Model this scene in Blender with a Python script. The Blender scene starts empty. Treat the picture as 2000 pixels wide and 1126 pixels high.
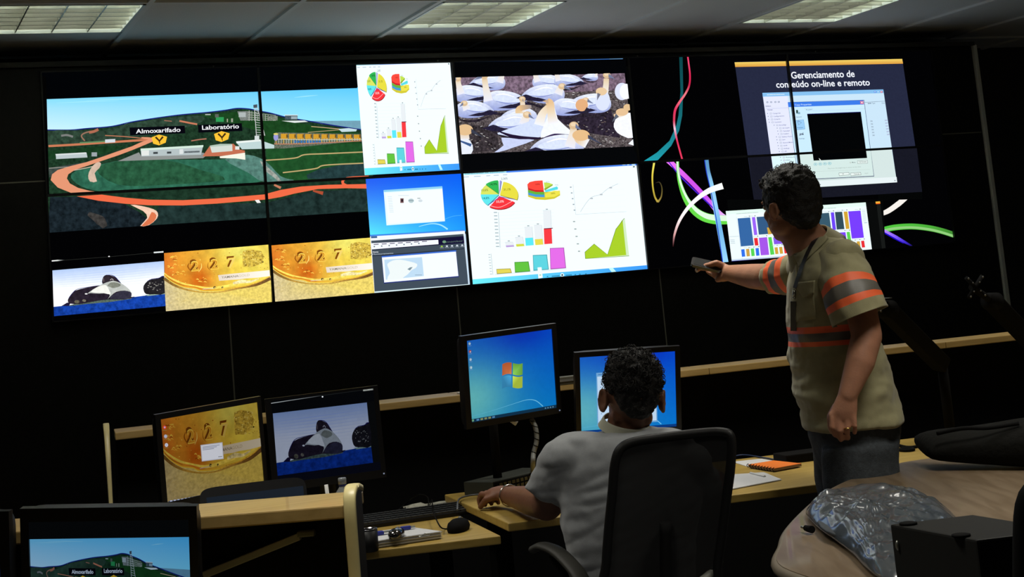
import bpy, bmesh, math, random
from mathutils import Vector as V, Matrix, noise
from mathutils.bvhtree import BVHTree
random.seed(7)
S = bpy.context.scene
COL = S.collection
PI = math.pi
up = V((0, 0, 1))

# ------------------------------------------------------------------ camera
CAM = V((-0.838, -7.235, 1.42))
YAW, PITCH, ROLL, F = 0.41744518, 0.13351007, -0.08997716, 2980.56
cy_, sy_, cp_, sp_, cr_, sr_ = math.cos(YAW), math.sin(YAW), math.cos(PITCH), math.sin(PITCH), math.cos(ROLL), math.sin(ROLL)
FW = V((sy_*cp_, cy_*cp_, sp_)); RT0 = V((cy_, -sy_, 0)); UP0 = RT0.cross(FW)
RT = cr_*RT0 + sr_*UP0; UP = -sr_*RT0 + cr_*UP0
cd = bpy.data.cameras.new('camera'); cam = bpy.data.objects.new('camera', cd); COL.objects.link(cam)
m = Matrix((RT, UP, -FW)).transposed().to_4x4(); m.translation = CAM
cam.matrix_world = m
cd.sensor_width = 36; cd.lens = F*36/2000; cd.shift_x = 0.0; cd.shift_y = -0.2
cd.clip_start = 0.05; cd.clip_end = 100
S.camera = cam
S.view_settings.view_transform = 'Standard'; S.view_settings.look = 'None'
S.view_settings.exposure = 0.0; S.view_settings.gamma = 1.0
try: S.view_settings.use_curve_mapping = False
except Exception: pass
wd = bpy.data.worlds.new('world'); S.world = wd; wd.use_nodes = True
wd.node_tree.nodes['Background'].inputs[0].default_value = (0.02, 0.02, 0.02, 1)
wd.node_tree.nodes['Background'].inputs[1].default_value = 0.05
CEIL = 2.733
# ceiling lamps of the room outside the frame (the three in view are built further down)
LAMPS = [(.023, -2.55, 8.6), (1.97, -2.55, 9.5), (3.92, -2.55, 8.5), (.023, -4.5, 10), (1.97, -4.5, 13), (3.92, -4.5, 9)]
for x, y, p in LAMPS:
    ld = bpy.data.lights.new('ceiling_lamp_light', 'AREA'); ld.shape = 'RECTANGLE'; ld.size = .58; ld.size_y = .58
    ld.energy = p; ld.spread = math.radians(96); ld.color = (1.0, .96, .86)
    lo = bpy.data.objects.new('ceiling_lamp_light', ld); lo.location = (x, y, CEIL-.01); COL.objects.link(lo)

# ------------------------------------------------------------------ geometry of the view
def ray(x, y): return FW + RT*((x-1000)/F) - UP*((y-163)/F)
def P(x, y, D): return CAM + ray(x, y)*D
def atz(x, y, z):
    d = ray(x, y); return CAM + d*((z-CAM.z)/d.z)
def onplane(x, y, o, n):
    d = ray(x, y); return CAM + d*((o-CAM).dot(n)/d.dot(n))
def lerp(a, b, t): return a+(b-a)*t
def lin(c):
    r = []
    for v in c[:3]:
        v = max(0, v)/255.0
        r.append(v/12.92 if v <= .04045 else ((v+.055)/1.055)**2.4)
    return r

# ------------------------------------------------------------------ materials
MATS = {}
def mat(name, col, rough=.6, metal=0., spec=.5, nz=None, bump=None, alpha=1., coat=0., sheen=0., sub=0., emis=None, estr=0.):
    if name in MATS: return MATS[name]
    m = bpy.data.materials.new(name); m.use_nodes = True; nt = m.node_tree; b = nt.nodes['Principled BSDF']
    b.inputs['Base Color'].default_value = (*col, 1); b.inputs['Roughness'].default_value = rough
    b.inputs['Metallic'].default_value = metal; b.inputs['Specular IOR Level'].default_value = spec
    b.inputs['Coat Weight'].default_value = coat; b.inputs['Sheen Weight'].default_value = sheen
    if sub: b.inputs['Subsurface Weight'].default_value = sub; b.inputs['Subsurface Scale'].default_value = .01
    if emis: b.inputs['Emission Color'].default_value = (*emis, 1); b.inputs['Emission Strength'].default_value = estr
    if nz or bump:
        tc = nt.nodes.new('ShaderNodeTexCoord'); mp = nt.nodes.new('ShaderNodeMapping'); nt.links.new(tc.outputs['Object'], mp.inputs[0])
    if nz:   # (scale, amount, (sx,sy,sz))
        n = nt.nodes.new('ShaderNodeTexNoise'); n.inputs['Scale'].default_value = nz[0]; n.inputs['Detail'].default_value = 5
        mp.inputs['Scale'].default_value = nz[2] if len(nz) > 2 else (1, 1, 1); nt.links.new(mp.outputs[0], n.inputs[0])
        cr = nt.nodes.new('ShaderNodeMapRange'); cr.inputs[1].default_value = .3; cr.inputs[2].default_value = .7
        cr.inputs[3].default_value = 1-nz[1]; cr.inputs[4].default_value = 1+nz[1]*.6
        nt.links.new(n.outputs[0], cr.inputs[0])
        mx = nt.nodes.new('ShaderNodeVectorMath'); mx.operation = 'SCALE'; mx.inputs[0].default_value = col
        nt.links.new(cr.outputs[0], mx.inputs[3]); nt.links.new(mx.outputs[0], b.inputs['Base Color'])
    if bump:  # (scale, strength, (s))
        n2 = nt.nodes.new('ShaderNodeTexNoise'); n2.inputs['Scale'].default_value = bump[0]; n2.inputs['Detail'].default_value = 4
        if len(bump) > 2:
            mp2 = nt.nodes.new('ShaderNodeMapping'); mp2.inputs['Scale'].default_value = bump[2]
            nt.links.new(tc.outputs['Object'], mp2.inputs[0]); nt.links.new(mp2.outputs[0], n2.inputs[0])
        else: nt.links.new(tc.outputs['Object'], n2.inputs[0])
        bp = nt.nodes.new('ShaderNodeBump'); bp.inputs['Strength'].default_value = bump[1]; bp.inputs['Distance'].default_value = .01
        nt.links.new(n2.outputs[0], bp.inputs['Height']); nt.links.new(bp.outputs[0], b.inputs['Normal'])
    if alpha < 1: b.inputs['Alpha'].default_value = alpha
    MATS[name] = m; return m
def wood(name, c1, c2, scale=6, stretch=(1, 14, 14), rough=.45, coat=.15, rot=0):
    if name in MATS: return MATS[name]
    m = bpy.data.materials.new(name); m.use_nodes = True; nt = m.node_tree; b = nt.nodes['Principled BSDF']
    tc = nt.nodes.new('ShaderNodeTexCoord'); mp = nt.nodes.new('ShaderNodeMapping'); mp.inputs['Scale'].default_value = stretch
    rm = nt.nodes.new('ShaderNodeMapping'); rm.inputs['Rotation'].default_value = (0, 0, rot)
    n = nt.nodes.new('ShaderNodeTexNoise'); n.inputs['Scale'].default_value = scale; n.inputs['Detail'].default_value = 6; n.inputs['Distortion'].default_value = .4
    r = nt.nodes.new('ShaderNodeValToRGB'); r.color_ramp.elements[0].color = (*c1, 1); r.color_ramp.elements[1].color = (*c2, 1)
    r.color_ramp.elements[0].position = .38; r.color_ramp.elements[1].position = .62
    nt.links.new(tc.outputs['Object'], rm.inputs[0]); nt.links.new(rm.outputs[0], mp.inputs[0]); nt.links.new(mp.outputs[0], n.inputs[0]); nt.links.new(n.outputs[0], r.inputs[0])
    nt.links.new(r.outputs[0], b.inputs['Base Color']); b.inputs['Roughness'].default_value = rough; b.inputs['Coat Weight'].default_value = coat
    MATS[name] = m; return m
def screen_material():
    m = bpy.data.materials.new('lit_screen'); m.use_nodes = True; nt = m.node_tree; nt.nodes.clear()
    out = nt.nodes.new('ShaderNodeOutputMaterial'); em = nt.nodes.new('ShaderNodeEmission')
    a = nt.nodes.new('ShaderNodeAttribute'); a.attribute_name = 'Col'
    t = nt.nodes.new('ShaderNodeAttribute'); t.attribute_name = 'Tex'
    sep = nt.nodes.new('ShaderNodeSeparateColor'); nt.links.new(t.outputs['Color'], sep.inputs[0])
    tc = nt.nodes.new('ShaderNodeTexCoord')
    ms = nt.nodes.new('ShaderNodeMath'); ms.operation = 'MULTIPLY'; ms.inputs[1].default_value = 1000; nt.links.new(sep.outputs[1], ms.inputs[0])
    n = nt.nodes.new('ShaderNodeTexNoise'); n.inputs['Detail'].default_value = 4; n.inputs['Roughness'].default_value = .6
    nt.links.new(tc.outputs['Object'], n.inputs[0]); nt.links.new(ms.outputs[0], n.inputs['Scale'])
    mr = nt.nodes.new('ShaderNodeMapRange'); mr.inputs[1].default_value = .32; mr.inputs[2].default_value = .68; mr.inputs[3].default_value = -1; mr.inputs[4].default_value = 1
    nt.links.new(n.outputs[0], mr.inputs[0])
    mu = nt.nodes.new('ShaderNodeMath'); mu.operation = 'MULTIPLY_ADD'; mu.inputs[2].default_value = 1
    nt.links.new(mr.outputs[0], mu.inputs[0]); nt.links.new(sep.outputs[0], mu.inputs[1])
    sc = nt.nodes.new('ShaderNodeVectorMath'); sc.operation = 'SCALE'; nt.links.new(a.outputs['Color'], sc.inputs[0]); nt.links.new(mu.outputs[0], sc.inputs[3])
    nt.links.new(sc.outputs[0], em.inputs[0]); em.inputs[1].default_value = 1.12; nt.links.new(em.outputs[0], out.inputs[0])
    try: m.cycles.emission_sampling = 'NONE'
    except Exception: pass
    return m
M_SCREEN = screen_material()
M_BLACK = mat('black_plastic', (.008, .008, .009), .42, spec=.3)
M_BLACKM = mat('matte_black', (.006, .006, .006), .85, spec=.08)
M_PANEL = mat('black_laminate', (.009, .009, .007), .55, spec=.25, nz=(40, .3))
M_SEAM = mat('panel_seam', (.22, .22, .17), .5)
M_TRIM = mat('painted_metal_trim', (.8, .82, .74), .5)
M_METAL = mat('brushed_metal', (.42, .43, .38), .35, metal=.9)
M_RAIL = wood('beech_rail', (.37, .25, .085), (.44, .30, .11), 3)
M_DESK = wood('beech_worktop', (.40, .265, .055), (.47, .325, .08), 3)
M_EDGE = mat('beech_edge', (.66, .57, .27), .4, nz=(20, .1))
M_TABLE = wood('oak_table', (.125, .085, .048), (.17, .122, .075), 3.0, (12, 1.4, 1), .42, .08, rot=.42)
M_TEDGE = mat('table_edge_band', (.15, .125, .09), .5)
M_PAPER = mat('white_paper', (.6, .61, .62), .8)
M_WHITE = mat('white_plastic', (.75, .75, .72), .4)
M_GREY = mat('grey_plastic', (.16, .16, .15), .45)
M_CEIL = mat('ceiling_tile', (.8, .84, .83), .9, nz=(220, .08), bump=(400, .25))
M_TEE = mat('ceiling_tee', (.82, .86, .85), .6)

# ------------------------------------------------------------------ object helpers
def tag(o, label=None, cat=None, group=None, kind=None):
    if label: o['label'] = label
    if cat: o['category'] = cat
    if group: o['group'] = group
    if kind: o['kind'] = kind
    return o
def thing(name, loc, label, cat, group=None, rz=0):
    o = bpy.data.objects.new(name, None); o.empty_display_size = .05; COL.objects.link(o); o.location = loc; o.rotation_euler = (0, 0, rz)
    bpy.context.view_layer.update()
    return tag(o, label, cat, group)
class MB:
    """mesh builder, all coordinates in world space"""
    def __init__(s): s.v = []; s.f = []; s.mi = []; s.sm = []
    def add(s, vs, fs, mi=0, sm=False):
        o = len(s.v); s.v += [V(x) for x in vs]
        for f in fs: s.f.append([i+o for i in f]); s.mi.append(mi); s.sm.append(sm)
        return s
    def hexa(s, p, mi=0):   # p: 8 points bottom 4 then top 4
        return s.add(p, [(3, 2, 1, 0), (4, 5, 6, 7), (0, 1, 5, 4), (1, 2, 6, 5), (2, 3, 7, 6), (3, 0, 4, 7)], mi)
    def box(s, c, h, mi=0, ax=None):
        c = V(c); A = ax or (V((1, 0, 0)), V((0, 1, 0)), V((0, 0, 1)))
        p = [c+A[0]*h[0]*a+A[1]*h[1]*b+A[2]*h[2]*d for d in (-1, 1) for a, b in ((-1, -1), (1, -1), (1, 1), (-1, 1))]
        return s.hexa(p, mi)
    def obox(s, p0, p1, dv, hv, mi=0):  # edge p0->p1, depth vector, height vector
        p0, p1, dv, hv = V(p0), V(p1), V(dv), V(hv)
        return s.hexa([p0, p1, p1+dv, p0+dv, p0+hv, p1+hv, p1+dv+hv, p0+dv+hv], mi)
    def loft(s, rings, seg=24, mi=0, caps=True, sm=True, power=2.0):
        """rings: (center, a, b) ellipse axes"""
        vs = []; fs = []; n = len(rings)
        for c, a, b in rings:
            for k in range(seg):
                t = 2*PI*k/seg; ct, st = math.cos(t), math.sin(t)
                if power != 2: ct = math.copysign(abs(ct)**(2/power), ct); st = math.copysign(abs(st)**(2/power), st)
                vs.append(V(c)+V(a)*ct+V(b)*st)
        for i in range(n-1):
            for k in range(seg):
                k2 = (k+1) % seg; fs.append((i*seg+k, i*seg+k2, (i+1)*seg+k2, (i+1)*seg+k))
        s.add(vs, fs, mi, sm)
        if caps:
            o = len(s.v)-len(vs)
            s.f.append([o+k for k in range(seg)][::-1]); s.mi.append(mi); s.sm.append(False)
            s.f.append([o+(n-1)*seg+k for k in range(seg)]); s.mi.append(mi); s.sm.append(False)
        return s
    def tube(s, pts, r, seg=10, mi=0, closed=False, flat=None):
        pts = [V(p) for p in pts]; n = len(pts); rings = []; up = V((0, 0, 1)); prev = None
        rr = r if isinstance(r, (list, tuple)) else [r]*n
        for i in range(n):
            if closed: t = pts[(i+1) % n]-pts[i-1]
            else: t = pts[min(i+1, n-1)]-pts[max(i-1, 0)]
            t.normalize()
            if prev is None:
                a = t.cross(up)
                if a.length < .1: a = t.cross(V((1, 0, 0)))
                a.normalize()
            else: a = prev-t*prev.dot(t); a.normalize()
            prev = a; b = t.cross(a); k = rr[i]
            rings.append((pts[i], a*k, b*(k if flat is None else k*flat)))
        if closed: rings.append(rings[0]); return s.loft(rings, seg, mi, caps=False)
        return s.loft(rings, seg, mi)
    def ell(s, c, ax, seg=20, rings=12, mi=0):   # ellipsoid, ax three vectors
        c = V(c); a, b, d = [V(x) for x in ax]; rr = []
        for i in range(rings+1):
            t = PI*i/rings; k = max(math.sin(t), .02); rr.append((c-d*math.cos(t), a*k, b*k))
        return s.loft(rr, seg, mi)
    def lathe(s, base, prof, seg=24, mi=0, axis=(0, 0, 1)):
        z = V(axis).normalized(); a = z.orthogonal().normalized(); b = z.cross(a)
        return s.loft([(V(base)+z*h, a*max(r, .0005), b*max(r, .0005)) for r, h in prof], seg, mi)
    def mesh(s, name='mesh'):
        me = bpy.data.meshes.new(name); me.from_pydata([tuple(v) for v in s.v], [], s.f)
        me.polygons.foreach_set('material_index', s.mi); me.polygons.foreach_set('use_smooth', s.sm); me.update(); return me
    def build(s, name, mats, parent=None, bevel=0, seg=2):
        if not isinstance(mats, (list, tuple)): mats = [mats]
        me = s.mesh(name)
        bm = bmesh.new(); bm.from_mesh(me); bmesh.ops.recalc_face_normals(bm, faces=bm.faces)
        if parent is not None:
            bm.transform(world_inv(parent))
        else:   # origin at the base centre
            c = sum((v.co for v in bm.verts), V())/max(1, len(bm.verts)); c.z = min(v.co.z for v in bm.verts)
            bm.transform(Matrix.Translation(-c))
        if bevel:
            bmesh.ops.bevel(bm, geom=[e for e in bm.edges if len(e.link_faces) == 2 and e.calc_face_angle(0) > .6], offset=bevel, segments=seg, affect='EDGES', profile=.6)
        bm.to_mesh(me); bm.free()
        o = bpy.data.objects.new(name, me); COL.objects.link(o)
        for m in mats: me.materials.append(m)
        if parent is not None: o.parent = parent
        else: o.location = c
        return o
def world_inv(o):
    if o.parent is not None: return world_inv(o.parent)      # parts carry no transform of their own
    return (Matrix.Translation(o.location) @ o.rotation_euler.to_matrix().to_4x4()).inverted()
def cat_rom(pts, n=8, closed=False):
    out = []; N = len(pts); pts = [V(p) for p in pts]
    rng = range(N) if closed else range(N-1)
    for i in rng:
        if closed: p0, p1, p2, p3 = pts[i-1], pts[i], pts[(i+1) % N], pts[(i+2) % N]
        else: p0, p1, p2, p3 = pts[max(i-1, 0)], pts[i], pts[i+1], pts[min(i+2, N-1)]
        for k in range(n):
            t = k/n; out.append(.5*((2*p1)+(p2-p0)*t+(2*p0-5*p1+4*p2-p3)*t*t+(3*p1-p0-3*p2+p3)*t**3))
    if not closed: out.append(pts[-1])
    return out

# ------------------------------------------------------------------ flat pictures on screens
class Display:
    """one lit screen: active rectangle on a plane (origin = top left, a = right, u = up)"""
    def __init__(s, o, a, u, w, h): s.o, s.a, s.u, s.w, s.h = V(o), V(a).normalized(), V(u).normalized(), w, h; s.n = s.a.cross(s.u); s.v = []; s.f = []; s.c = []; s.t = []; s.k = 1
    def local(s, p): d = p-s.o; return (d.dot(s.a), -d.dot(s.u))
    def hit(s, x, y): return s.local(onplane(x, y, s.o, s.n))
    def poly(s, pts, tex, k):   # pts: (s,t,r,g,b)
        for ax, lim, sg in ((0, 0, 1), (0, s.w, -1), (1, 0, 1), (1, s.h, -1)):
            out = []
            for i in range(len(pts)):
                p, q = pts[i-1], pts[i]; dp, dq = (p[ax]-lim)*sg, (q[ax]-lim)*sg
                if (dp >= 0) != (dq >= 0):
                    t = dp/(dp-dq); out.append(tuple(p[j]+(q[j]-p[j])*t for j in range(5)))
                if dq >= 0: out.append(q)
            pts = out
            if len(pts) < 3: return False
        i0 = len(s.v)
        for p in pts:
            s.v.append(s.o+s.a*p[0]-s.u*p[1]+s.n*(k*2.0e-5)); s.c.append((p[2], p[3], p[4], 1)); s.t.append((tex[0], tex[1]/1000, 0, 1))
        s.f.append(list(range(i0, i0+len(pts)))); return True
    def build(s, parent):
        me = bpy.data.meshes.new('screen'); wi = world_inv(parent); me.from_pydata([tuple(wi@v) for v in s.v], [], s.f)
        a = me.color_attributes.new('Col', 'FLOAT_COLOR', 'POINT'); a.data.foreach_set('color', [x for c in s.c for x in c])
        b = me.color_attributes.new('Tex', 'FLOAT_COLOR', 'POINT'); b.data.foreach_set('color', [x for c in s.t for x in c])
        me.materials.append(M_SCREEN); me.update(); o = bpy.data.objects.new('screen', me); COL.objects.link(o); o.parent = parent; return o
def solve_h(src, dst):
    A = []; B = []
    for (x, y), (u, v) in zip(src, dst):
        A.append([x, y, 1, 0, 0, 0, -u*x, -u*y]); B.append(u); A.append([0, 0, 0, x, y, 1, -v*x, -v*y]); B.append(v)
    n = 8; M_ = [r+[b] for r, b in zip(A, B)]
    for i in range(n):
        p = max(range(i, n), key=lambda r: abs(M_[r][i])); M_[i], M_[p] = M_[p], M_[i]
        for r in range(n):
            if r != i:
                f = M_[r][i]/M_[i][i]
                for c in range(i, n+1): M_[r][c] -= f*M_[i][c]
    h = [M_[i][n]/M_[i][i] for i in range(n)]+[1]
    return lambda x, y: ((h[0]*x+h[1]*y+h[2])/(h[6]*x+h[7]*y+1), (h[3]*x+h[4]*y+h[5])/(h[6]*x+h[7]*y+1))
_txt = {}
def text_polys(s, bold=0):
    if (s, bold) in _txt: return _txt[(s, bold)]
    cu = bpy.data.curves.new('lettering', 'FONT'); cu.body = s; cu.size = 1; cu.offset = bold; cu.resolution_u = 3
    o = bpy.data.objects.new('lettering', cu); COL.objects.link(o); bpy.context.view_layer.update()
    me = o.evaluated_get(bpy.context.evaluated_depsgraph_get()).to_mesh()
    me.calc_loop_triangles()
    vs = [v.co.copy() for v in me.vertices]; out = [[(vs[i].x, vs[i].y) for i in t.vertices] for t in me.loop_triangles]
    o.to_mesh_clear(); bpy.data.objects.remove(o); bpy.data.curves.remove(cu)
    xs = [p[0] for t in out for p in t] or [0, 1]
    r = (out, min(xs), max(xs)); _txt[(s, bold)] = r; return r
class Pen:
    """draws on a set of displays; conv: picture coords -> photo coords"""
    def __init__(s, displays, conv, hp=None, hl=None, gain=(1, 1, 1)):
        s.d = displays; s.conv = conv; s.gain = gain; s.hp = hp; s.hl = hl    # hp: photo px -> photo px, hl: photo px -> display coords
    def loc(s, d, x, y):
        X, Y = s.conv(x, y)
        if s.hl: return s.hl(X, Y)
        if s.hp: X, Y = s.hp(X, Y)
        return d.hit(X, Y)
    def poly(s, pts, col, tex=(0, 50), k=None):
        for d in s.d:
            q = []
            for p in pts:
                c = col(*p) if callable(col) else (p[2] if len(p) > 2 else col)
                c = lin(c); u, v = s.loc(d, p[0], p[1]); q.append((u, v, c[0]*s.gain[0], c[1]*s.gain[1], c[2]*s.gain[2]))
            if min(p[0] for p in q) > d.w or max(p[0] for p in q) < 0 or min(p[1] for p in q) > d.h or max(p[1] for p in q) < 0: continue
            d.poly(q, tex, d.k)
    def up(s):
        for d in s.d: d.k += 1
        return s
    def shape(s, pts, col, tex=(0, 50), smooth=0):
        """any simple polygon: triangulated first so the clipping stays exact"""
        if smooth: pts = [(p.x, p.y) for p in cat_rom([(a, b, 0) for a, b in pts], smooth, True)]
        from mathutils.geometry import tessellate_polygon
        s.up()
        for t in tessellate_polygon([[V((a[0], a[1], 0)) for a in pts]]): s.poly([pts[i] for i in t], col, tex)
        return s
    def quad(s, pts, col, tex=(0, 50)): s.up(); s.poly(pts, col, tex); return s
    def rect(s, x0, y0, x1, y1, col, tex=(0, 50), sl=0., ln=0.):
        """sl: rise per unit x, ln: lean of the verticals"""
        w = x1-x0; h = y1-y0
        return s.quad([(x0, y0), (x1, y0+sl*w), (x1+ln*h, y1+sl*w), (x0+ln*h, y1)], col, tex)
    def grid(s, q, col, nx=8, ny=6, tex=(0, 50)):
        """q four corners TL TR BR BL, col(u,v)"""
        s.up(); f = lambda u, v: tuple(lerp(lerp(q[0][i], q[1][i], u), lerp(q[3][i], q[2][i], u), v) for i in (0, 1))
        for i in range(nx):
            for j in range(ny):
                uv = [(i/nx, j/ny), ((i+1)/nx, j/ny), ((i+1)/nx, (j+1)/ny), (i/nx, (j+1)/ny)]
                s.poly([(*f(*t), col(*t)) for t in uv], None, tex)
        return s
    def stroke(s, pts, w, col, n=6, tex=(0, 50)):
        """tapered smooth line; w number or list, col colour or list"""
        c = cat_rom([(p[0], p[1], 0) for p in pts], n) if n > 1 else [V((p[0], p[1], 0)) for p in pts]
        N = len(c); s.up(); L = []
        for i in range(N):
            t = c[min(i+1, N-1)]-c[max(i-1, 0)]; t.normalize(); nn = V((-t.y, t.x, 0)); f = i/(N-1)
            if isinstance(w, (list, tuple)):
                g = f*(len(w)-1); j = min(int(g), len(w)-2); ww = lerp(w[j], w[j+1], g-j)
            else: ww = w
            if isinstance(col, list):
                g = f*(len(col)-1); j = min(int(g), len(col)-2); cc = tuple(lerp(col[j][q], col[j+1][q], g-j) for q in range(3))
            else: cc = col
            L.append((c[i]-nn*ww/2, c[i]+nn*ww/2, cc))
        for a, b in zip(L, L[1:]):
            s.poly([(a[0].x, a[0].y, a[2]), (b[0].x, b[0].y, b[2]), (b[1].x, b[1].y, b[2]), (a[1].x, a[1].y, a[2])], None, tex)
        return s
    def ell(s, cx, cy, rx, ry, col, a0=0, a1=360, n=28, tex=(0, 50), rot=0):
        s.up(); r = math.radians(rot); k = max(3, int(n*(a1-a0)/360)); f = lambda t: (cx+rx*math.cos(t)*math.cos(r)-ry*math.sin(t)*math.sin(r), cy+rx*math.cos(t)*math.sin(r)+ry*math.sin(t)*math.cos(r))
        ts = [math.radians(a0+(a1-a0)*i/k) for i in range(k+1)]
        for t0, t1 in zip(ts, ts[1:]): s.poly([(cx, cy), f(t0), f(t1)], col, tex)
        return s
    def text(s, t, x0, y0, x1, y1, h, col, ln=.08, bold=.012):
        """baseline from (x0,y0) to (x1,y1), cap height about .7 h"""
        tr, a, b = text_polys(t, bold); s.up()
        for q in tr:
            s.poly([(x0+(x1-x0)*(p[0]-a)/(b-a)-ln*p[1]*h, y0+(y1-y0)*(p[0]-a)/(b-a)-p[1]*h) for p in q], col)
        return s

# ================================================================== ROOM
X0, X1, YN, YF = -3.4, 7.6, -9.4, .8
floor = tag(MB().box(((X0+X1)/2, (YN+YF)/2, -.05), ((X1-X0)/2, (YF-YN)/2, .05)).build('floor', mat('dark_carpet', (.11, .11, .115), .95, nz=(60, .4))), kind='structure')
# ceiling tiles on a 0.65 m grid, the three luminaires sit in holes
TS, TX, TY = .65, .348, -.277
FIX = [(-1, 0), (2, 0), (5, 0)]
mb = MB(); tee = MB()
for i in range(-6, 12):
    for j in range(-3, 14):
        if (i, j) in FIX: continue
        x0, y1 = TX+i*TS, TY-j*TS
        xa, xb, ya, yb = max(x0, X0), min(x0+TS, X1), max(y1-TS, YN), min(y1, YF)
        if xa >= xb or ya >= yb: continue
        mb.box(((xa+xb)/2, (ya+yb)/2, CEIL+.02), ((xb-xa)/2, (yb-ya)/2, .01))
for i in range(-6, 13):
    x = TX+i*TS
    if X0 < x < X1: tee.box((x, (YN+YF)/2, CEIL+.004), (.012, (YF-YN)/2, .006))
for j in (-1, 1, 3, 5, 7, 9, 11, 13):
    y = TY-j*TS
    if YN < y < YF: tee.box(((X0+X1)/2, y, CEIL+.0045), ((X1-X0)/2, .012, .006))
ceiling = tag(mb.build('ceiling', M_CEIL), kind='structure')
tee.build('tee_grid', M_TEE, ceiling)
tag(MB().box(((X0+X1)/2, (YN+YF)/2, CEIL+.35), ((X1-X0)/2, (YF-YN)/2, .02)).build('ceiling_slab', M_BLACKM), kind='structure')
grey_wall = mat('dark_wall_paint', (.05, .05, .045), .85)
for nm, c, h in (('wall_rear', ((X0+X1)/2, YF+.05, 1.5), ((X1-X0)/2, .05, 1.55)), ('wall_left', (X0-.05, (YN+YF)/2, 1.5), (.05, (YF-YN)/2, 1.55)),
                 ('wall_right', (X1+.05, (YN+YF)/2, 1.5), (.05, (YF-YN)/2, 1.55)), ('wall_front', ((X0+X1)/2, YN-.05, 1.5), ((X1-X0)/2, .05, 1.55))):
    tag(MB().box(c, h).build(nm, grey_wall), kind='structure')
# black cladding that carries the video wall
WTOP = 2.6053; PW, PH = 1.02, .574
clad = MB(); zb = [0, 2.10, 2.625]; xs = [-3.38, -1.5, -.35, .807, 1.967, 3.13, 4.29, 5.42]
for a, b in zip(xs, xs[1:]):
    for z0, z1 in zip(zb, zb[1:]): clad.box(((a+b)/2, .2, (z0+z1)/2), ((b-a)/2-.0036, .2, (z1-z0)/2-.003))
clad.box((1.0, .21, 1.31), (4.38, .195, 1.308), 1)
for x in xs[1:-1]: clad.box((x, .0015, 1.31), (.0034, .002, 1.308), 1)
clad.box((1.02, .0015, 2.10), (4.39, .002, .003), 1)
tag(clad.build('wall_back', [M_PANEL, M_SEAM]), kind='structure')
tag(MB().box((1.01, .19, 2.6375), (4.42, .21, .012)).build('trim_1', mat('dark_cornice', (.035, .034, .026), .6)), kind='structure')
tag(MB().box((5.435, -.004, 1.32), (.013, .012, 1.31)).build('trim_2', M_TRIM, bevel=.003), kind='structure')

# ceiling luminaires
FL = ['leftmost square louvre ceiling light, above the aerial landscape on the video wall', 'middle square louvre ceiling light, above the bird picture on the video wall', 'right square louvre ceiling light, above the slide with the orange bar']
M_ALU = mat('louvre_aluminium', (.62, .64, .58), .28, metal=.85, bump=(25, .15))
M_TUBE = mat('fluorescent_tube', (.9, .9, .9), .4, emis=(1, .97, .86), estr=8.5)
M_TRAY = mat('reflector_tray', (.75, .77, .7), .35, metal=.3)
for (i, j), lb in zip(FIX, FL):
    cx, cy = TX+i*TS+TS/2, TY-j*TS-TS/2; h = TS/2-.014
    t = thing('ceiling_light', (cx, cy, CEIL), lb, 'ceiling light', 'square louvre lights in the ceiling')
    f = MB()
    for sx, sy, hx, hy in ((1, 0, .006, h), (-1, 0, .006, h), (0, 1, h, .006), (0, -1, h, .006)): f.box((cx+sx*(h-.006), cy+sy*(h-.006), CEIL+.004), (hx, hy, .008))
    f.build('frame', mat('light_frame', (.7, .8, .8), .4), t)
    tr = MB(); tr.box((cx, cy, CEIL+.115), (h, h, .004))
    for sx, sy, hx, hy in ((1, 0, .003, h), (-1, 0, .003, h), (0, 1, h, .003), (0, -1, h, .003)): tr.box((cx+sx*h, cy+sy*h, CEIL+.06), (hx, hy, .055))
    tr.build('reflector_tray', M_TRAY, t)
    lv = MB()
    for k in range(1, 4):   # deep V blades across, parabolic profile
        x = cx-h+2*h*k/4
        pr = [(-.003, 0), (.003, 0), (.007, .03), (.012, .055), (-.012, .055), (-.007, .03)]
        a = [V((x+p, cy-h+.012, CEIL+q)) for p, q in pr]; b = [V((x+p, cy+h-.012, CEIL+q)) for p, q in pr]
        lv.add(a+b, [(q, (q+1) % 6, (q+1) % 6+6, q+6) for q in range(6)]+[(5, 4, 3, 2, 1, 0), (6, 7, 8, 9, 10, 11)])
    for k in range(1, 7):
        y = cy-h+2*h*k/7
        pr = [(-.004, 0), (.004, 0), (.006, .03), (.011, .055), (-.011, .055), (-.006, .03)]
        a = [V((cx-h+.012, y+p, CEIL+q)) for p, q in pr]; b = [V((cx+h-.012, y+p, CEIL+q)) for p, q in pr]
        lv.add(a+b, [(q, (q+1) % 6, (q+1) % 6+6, q+6) for q in range(6)]+[(5, 4, 3, 2, 1, 0), (6, 7, 8, 9, 10, 11)])
    lv.build('louvre', M_ALU, t)
    for k in range(4):
        x = cx-h+2*h*(k+.5)/4
        MB().tube([(x, cy-h+.02, CEIL+.085), (x, cy+h-.02, CEIL+.085)], .013, 10).build('tube', M_TUBE, t)

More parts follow.
